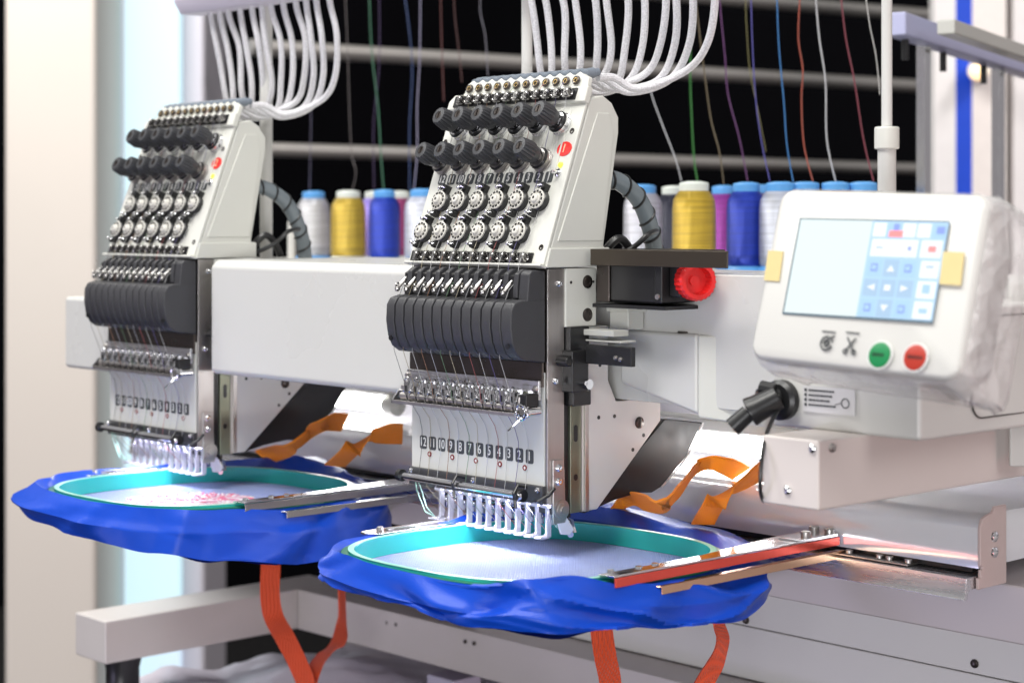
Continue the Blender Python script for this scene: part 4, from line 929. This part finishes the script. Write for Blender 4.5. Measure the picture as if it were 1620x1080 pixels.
# straps
def tw(a, b_, c=.45, w=.22):
    def f(t):
        u = min(1, max(0, (t-c+w)/(2*w))); u = u*u*(3-2*u); return Vector(a)*(1-u)+Vector(b_)*u
    return f
def strap(T, pts, wid, side, m=strapm, n=10): return part_at(T, 'strap', ribbon(spline(pts, n), wid, side), m, angle=70)
Zs = .050
strap(b1, [P(972, 808, Z=.022), P(1000, 792, Z=.034), P(1045, 797, Z=.046), P(1075, 775, Z=.052), P(1098, 745, Z=.058), P(1120, 732, Z=.064), P(1145, 735, Z=.062), P(1172, 748, Z=.052)], .0185, tw(V(.5, -.6, .35), V(.55, -.35, .55)), strapo)
strap(b1, [P(1112, 828, Z=.020), P(1128, 800, Z=.040), P(1150, 778, Z=.050), P(1178, 762, Z=.056), P(1205, 745, Z=.062), P(1240, 742, Z=.056)], .0185, lambda t: RR*(1-t)+V(.1, -.3, .9)*t, strapo)
strap(b2, [P(415, 722, Z=.022), P(455, 710, Z=.040), P(492, 685, Z=.054), P(515, 668, Z=.066), P(545, 668, Z=.060)], .0190, lambda t: V(.5, -.5, .4), strapo)
strap(b2, [P(530, 736, Z=.030), P(556, 712, Z=.050), P(582, 692, Z=.060), P(605, 686, Z=.062), P(636, 686, Z=.054)], .0200, lambda t: RR*(1-t)+V(.3, -.4, .7)*t, strapo)
f0 = FF*-.012
strap(b1, [P(950, 975, D=1.34), P(952, 1000, D=1.335), P(958, 1040, D=1.34), P(965, 1075, D=1.35), P(968, 1120, D=1.36), P(990, 1180, D=1.37)], .0165, lambda t: RR+V(0, 0, .02)+FF*.25*math.sin(t*3))
strap(b1, [P(1128, 965, D=1.42), P(1138, 988, D=1.42), P(1143, 1012, D=1.41), P(1137, 1040, D=1.40), P(1125, 1062, D=1.39), P(1108, 1090, D=1.38), P(1085, 1140, D=1.37), P(1035, 1185, D=1.37), P(990, 1180, D=1.37)], .0150, tw(RR*.55+FF*.8, RR*.8+FF*.5))
strap(b2, [P(428, 862, D=1.83), P(428, 900, D=1.82), P(427, 940, D=1.82), P(433, 975, D=1.82), P(452, 1010, D=1.81), P(472, 1050, D=1.81), P(485, 1085, D=1.81), P(480, 1110, D=1.81)], .0195, lambda t: RR+FF*.2*math.sin(t*5))
strap(b2, [P(540, 900, D=1.90), P(541, 950, D=1.89), P(541, 985, D=1.88), P(535, 1015, D=1.86), P(512, 1035, D=1.84), P(495, 1062, D=1.82), P(483, 1110, D=1.81)], .0150, tw(RR*.30+FF*.9, RR*.8+FF*.3+V(0, 0, .3)))

# ================================================================== THREAD STAND
TS = thing('thread_stand', 'white thread stand with tray, posts and the overhead tube rail behind the heads', 'thread stand', (-.3, .5, .20))
b = B(); pr = [(.385, .2015), (.392, .2065), (.66, .2065), (.66, .1975), (.405, .1975), (.390, .1985)]
b.yz(pr, -1.15, .60); part_at(TS, 'tray', b, enamel, bevel=.002, seg=3)
for dx in (0, -.4795):
    b = B(); b.yz([(.088, .478), (.112, .478), (.120, .490), (.120, .4945), (.080, .4945), (.080, .490)], -.150+dx, .110+dx); part_at(TS, 'tube_rail', b, mat('lavender_white_rail', (.66, .62, .72), .4), bevel=.0008)
part_at(TS, 'post', B().cyl((-.1365, .125, .22), (-.1365, .125, .50), .0048, n=16), enamel)
part_at(TS, 'post', B().cyl((-.5265, .125, .22), (-.5265, .125, .50), .0066, n=16), enamel)
part_at(TS, 'post', B().cyl(P(461, 420, Y=.45), P(461, 350, Y=.45), .005, n=12), enamel)

tp_ = thing('telescopic_pole', 'white telescopic pole with grey collar rising behind the screen', 'pole', P(1403, 300, Y=.12))
q0 = P(1403, 300, Y=.12); s1 = (q0-Vector(CAM)).dot(FF)/FPX
part_at(tp_, 'lower_tube', B().cyl((q0.x, q0.y, .10), (q0.x, q0.y, .26+(350-234)*s1), 14.5*s1, n=24), enamel)
part_at(tp_, 'collar', B().lathe((q0.x, q0.y, .26+(350-236)*s1), (0, 0, 1), [(0, 18*s1), (1.5*s1, 19.5*s1), (33*s1, 19.5*s1), (35*s1, 18*s1)], 28), cream)
part_at(tp_, 'upper_tube', B().cyl((q0.x, q0.y, .26+(350-201)*s1), (q0.x, q0.y, .46), 8.5*s1, n=24), enamel)

# thread cones
def cone(px, Y, r, colr, capcol, capname, name_, label, h=.0935, basecol=None, body_m=None, rough=.28):
    q = P(px, 428, Y=Y); q.z = .2068
    T = thing('thread_cone', label, 'thread cone', q, 'cones of embroidery thread on the tray')
    cm = CAPS[capname]
    b = B(); b.lathe((0, 0, 0), (0, 0, 1), [(0, r*1.18), (.002, r*1.18), (.0085, r*.86)], 30); obj('base', b, cm if basecol is None else basecol, T)
    b = B(); b.lathe((0, 0, 0), (0, 0, 1), [(.0070, r*.90), (.0100, r*.985), (.020, r), (h*.70, r*.985), (h*.80, r*.94), (h*.86, r*.80), (h*.895, r*.68)], 40)
    tm = mat(name_, colr, rough, metal=.45, bump=.5, bscale=420, kind='rings', var=.30, vscale=420, stretch=(.03, .03, 1), spec=.8)
    obj('thread_wrap', b, tm, T)
    b = B(); b.lathe((0, 0, 0), (0, 0, 1), [(h*.88, r*.66), (h*.972, r*.67), (h*.985, r*.63), (h, r*.30), (h*.9, r*.28)], 28); obj('cap', b, cm, T)
    return T
CAPS = {'blue': mat('pale_blue_cap', (.10, .33, .70), .4), 'white': mat('white_cap', (.66, .70, .66), .4)}
CN = [(496, .5, .0222, (.50, .50, .53), 'blue', 'silver_thread', 'silver thread cone with blue cap, leftmost on the tray'),
      (551, .5, .0232, (.50, .34, .03), 'white', 'gold_thread', 'gold thread cone with white cap between the silver and blue cones at left'),
      (608, .5, .0205, (.002, .03, .40), 'blue', 'royal_blue_thread', 'royal blue thread cone left of the nearer head'),
      (668, .5, .0225, (.55, .57, .66), 'blue', 'white_thread', 'white thread cone partly hidden by the left edge of the nearer head'),
      (594, .56, .0215, (.30, .22, .70), 'white', 'violet_thread', 'violet thread cone peeping out left behind the royal blue cone'),
      (631, .58, .0215, (.25, .02, .12), 'white', 'wine_thread', 'wine red thread cone peeping out right behind the royal blue cone'),
      (1017, .50, .0215, (.48, .48, .54), 'blue', 'grey_silver_thread', 'silver thread cone behind the grey spiral cable sleeve'),
      (1066, .58, .0205, (.004, .005, .025), 'white', 'navy_thread', 'dark navy thread cone between the silver and gold ones'),
      (1098, .42, .0222, (.50, .33, .02), 'white', 'bright_gold_thread', 'gold thread cone with white cap above the red handwheel'),
      (1145, .60, .0200, (.28, .03, .30), 'blue', 'purple_thread', 'purple thread cone between the gold and blue cones at right'),
      (1181, .49, .0208, (.002, .028, .38), 'blue', 'deep_blue_thread', 'deep blue thread cone standing at the front left of the screen'),
      (1204, .60, .0200, (.25, .02, .14), 'blue', 'maroon_thread', 'maroon thread cone just behind the right side of the deep blue cone'),
      (1235, .50, .0220, (.52, .54, .62), 'blue', 'ice_white_thread', 'white thread cone half hidden by the left edge of the screen'),
      (1274, .52, .0215, (.60, .62, .70), 'blue', 'pearl_thread', 'thread cone whose pale blue cap shows first above the screen top edge'),
      (1322, .54, .0215, (.5, .2, .1), 'blue', 'rust_thread', 'thread cone whose cap shows above the middle of the screen top edge'),
      (1366, .56, .0215, (.6, .6, .6), 'blue', 'ash_thread', 'thread cone whose cap shows above the screen near the white pole')]
cones = [cone(px, Y, r, c_, None, cap, nm, lab) for px, Y, r, c_, cap, nm, lab in CN]
# thread strands rising from the cones: px bottom, py bottom, Y, points, colour, radius
def strand(T, pts, Y, colr, r=.0006, nm='t', w=.0):
    b = B(); q = [P(x, y, Y=Y) for x, y in pts]
    b.tube(spline(q, 6), r*.78, 6)
    m = mat('strand_'+nm, colr, .45, sheen=.3)
    if isinstance(T, str): return tag(obj('thread_strand', b, m), T, 'thread', 'loose threads hanging before the black backdrop')
    return part_at(T, 'thread_strand', b, m)
strand(cones[0], [(490, 304), (491, 240), (492, 180), (489, 110), (490, 60)], .5, (.10, .09, .16), .0006, 'slate')
strand(cones[1], [(557, 302), (563, 272), (556, 240), (552, 150), (550, 80), (546, -10)], .5, (.12, .10, .10), .0006, 'brown')
strand(cones[2], [(607, 300), (603, 250), (598, 170), (588, 80), (584, -10)], .5, (.02, .14, .07), .0009, 'dark_green')
strand(cones[4], [(592, 300), (591, 200), (600, 100), (600, -10)], .56, (.05, .02, .10), .0006, 'plum')
strand(cones[3], [(655, 300), (660, 240), (660, 170), (664, 90), (665, -10)], .5, (.30, .28, .42), .0007, 'lilac')
strand(cones[5], [(648, 300), (648, 200), (652, 100), (640, -10)], .56, (.01, .04, .16), .0008, 'ink_blue')
strand('thin dark red thread left of the nearer head', [(702, 160), (700, 100), (698, 40), (697, -10)], .5, (.10, .012, .012), .0007, 'dark_red')
strand('dull red thread just left of the first clear tube', [(731, 130), (726, 80), (720, 30), (718, -10)], .5, (.07, .012, .012), .0006, 'dull_red')
strand('grey thread between the dull red thread and the clear tubes', [(772, 120), (768, 60), (760, 20), (760, -10)], .5, (.16, .15, .19), .0006, 'grey')
strand(cones[6], [(1078, 286), (1068, 250), (1045, 190), (1031, 150), (1030, 130)], .50, (.45, .45, .48), .0007, 'silver')
strand(cones[7], [(1104, 289), (1098, 250), (1094, 180), (1092, 120), (1093, 60), (1095, -10)], .58, (.02, .20, .02), .0009, 'leaf_green')
strand(cones[8], [(1145, 291), (1138, 240), (1125, 190), (1115, 120), (1104, 30), (1100, -10)], .5, (.10, .07, .03), .0009, 'bronze')
strand(cones[9], [(1183, 287), (1170, 220), (1152, 150), (1147, 90), (1141, 30), (1138, -10)], .55, (.10, .015, .12), .0008, 'purple')
strand(cones[10], [(1218, 287), (1204, 220), (1195, 150), (1190, 60), (1188, -10)], .5, (.06, .05, .28), .0007, 'indigo')
strand('thin olive thread above the deep blue cone', [(1212, 240), (1196, 160), (1186, 110), (1181, 40), (1179, -10)], .54, (.16, .14, .04), .0005, 'olive')
strand(cones[12], [(1255, 288), (1245, 230), (1240, 160), (1232, 70), (1229, -10)], .5, (.01, .13, .36), .0008, 'azure')
strand(cones[13], [(1286, 287), (1272, 230), (1268, 160), (1270, 110), (1263, 60), (1266, -10)], .52, (.28, .04, .015), .0009, 'rust')
strand(cones[14], [(1322, 287), (1308, 220), (1306, 130), (1296, 60), (1290, -10)], .54, (.42, .42, .44), .0010, 'white')
strand(cones[15], [(1382, 287), (1366, 220), (1352, 130), (1338, 60), (1330, -10)], .56, (.16, .012, .03), .0009, 'crimson')
strand('pale thread running down beside the white pole', [(1392, 150), (1386, 90), (1376, 40), (1369, -10)], .5, (.38, .37, .36), .0007, 'pale')

# ================================================================== TABLE FRAME AND WHAT LIES BELOW
tf = thing('table_frame', 'grey steel table frame with a long side bar on a black foot', 'table frame', (-.66, .1, -.23))
tm_ = mat('silver_grey_paint', (.60, .56, .54), .35, var=.04, vscale=8, metal=.1, rvar=.06)
zt = -.165; A0 = P(120, 968, Z=zt); A1 = P(167, 983, Z=zt); I0 = P(488, 936, Z=zt)
bw = A1.x-A0.x; bh = .0455
b = B(); b.box(A0.x, A1.x, A1.y, I0.y+bw, zt-bh, zt); part_at(tf, 'side_bar', b, tm_, bevel=.0016, seg=3)
E1 = P(1162, 1080, Z=zt)
b = B(); b.hexa([V(A1.x+.0005, I0.y, zt-bh), V(.90, I0.y+.02, zt-bh), V(.90, I0.y+.09, zt-bh), V(A1.x+.0005, I0.y+.065, zt-bh), V(A1.x+.0005, I0.y, zt), V(.90, I0.y+.02, zt), V(.90, I0.y+.09, zt), V(A1.x+.0005, I0.y+.065, zt)])
fb = part_at(tf, 'cross_bar', b, tm_, bevel=.0012)
for px, py in ((612, 984), (627, 987), (736, 1014), (750, 1017)):
    q = P(px, py, Y=I0.y+.003); s_b = B(); s_b.lathe(q+V(0, .002, 0), (0, -1, 0), [(0, .0022), (.0030, .0022)], 12); part_at(fb, 'bolt_hole', s_b, darksteel)
fx = P(198, 1045, Y=A1.y+.04)
b = B(); b.lathe((A1.x-.024, A1.y+.035, zt-bh-.001), (0, 0, -1), [(0, .021), (.012, .018), (.030, .018), (.038, .022), (.5, .022)], 24); part_at(tf, 'foot', b, blackm)
b = B(); b.box(A1.x-.06, A1.x-.01, .40, .45, -.80, zt-bh-.001); part_at(tf, 'leg', b, tm_, bevel=.002)
# crumpled packing film bundle under the table
b = B(); NX, NY = 50, 30; g = []
c0 = P(300, 1040, Z=-.26)
for i in range(NX+1):
    row = []
    for j in range(NY+1):
        x = -.80+i/NX*.52; y = .02+j/NY*.40
        z = -.245-.05*((i/NX-.5)**2)*2+.018*noise.noise(V(x*9, y*9, 2))+.007*noise.noise(V(x*40, y*40, 1))
        if i in (0, NX) or j in (0, NY): z -= .18
        row.append(b.bm.verts.new((x, y, z)))
    g.append(row)
for i in range(NX):
    for j in range(NY): b._f([g[i][j], g[i+1][j], g[i+1][j+1], g[i][j+1]])
pb = tag(obj('packing_film_bundle', b, tarp, angle=60), 'crumpled silvery packing film bundle lying under the table frame', 'packing film')
sd = pb.modifiers.new('thick', 'SOLIDIFY'); sd.thickness = .003
q = P(718, 1060, D=1.95); tag(obj('support_post', B().box(q.x-.022, q.x+.022, q.y-.02, q.y+.02, -.80, -.225), mat('violet_white_post', (.55, .52, .66), .4), bevel=.002), 'short pale violet post under the middle of the table cross bar', 'post')
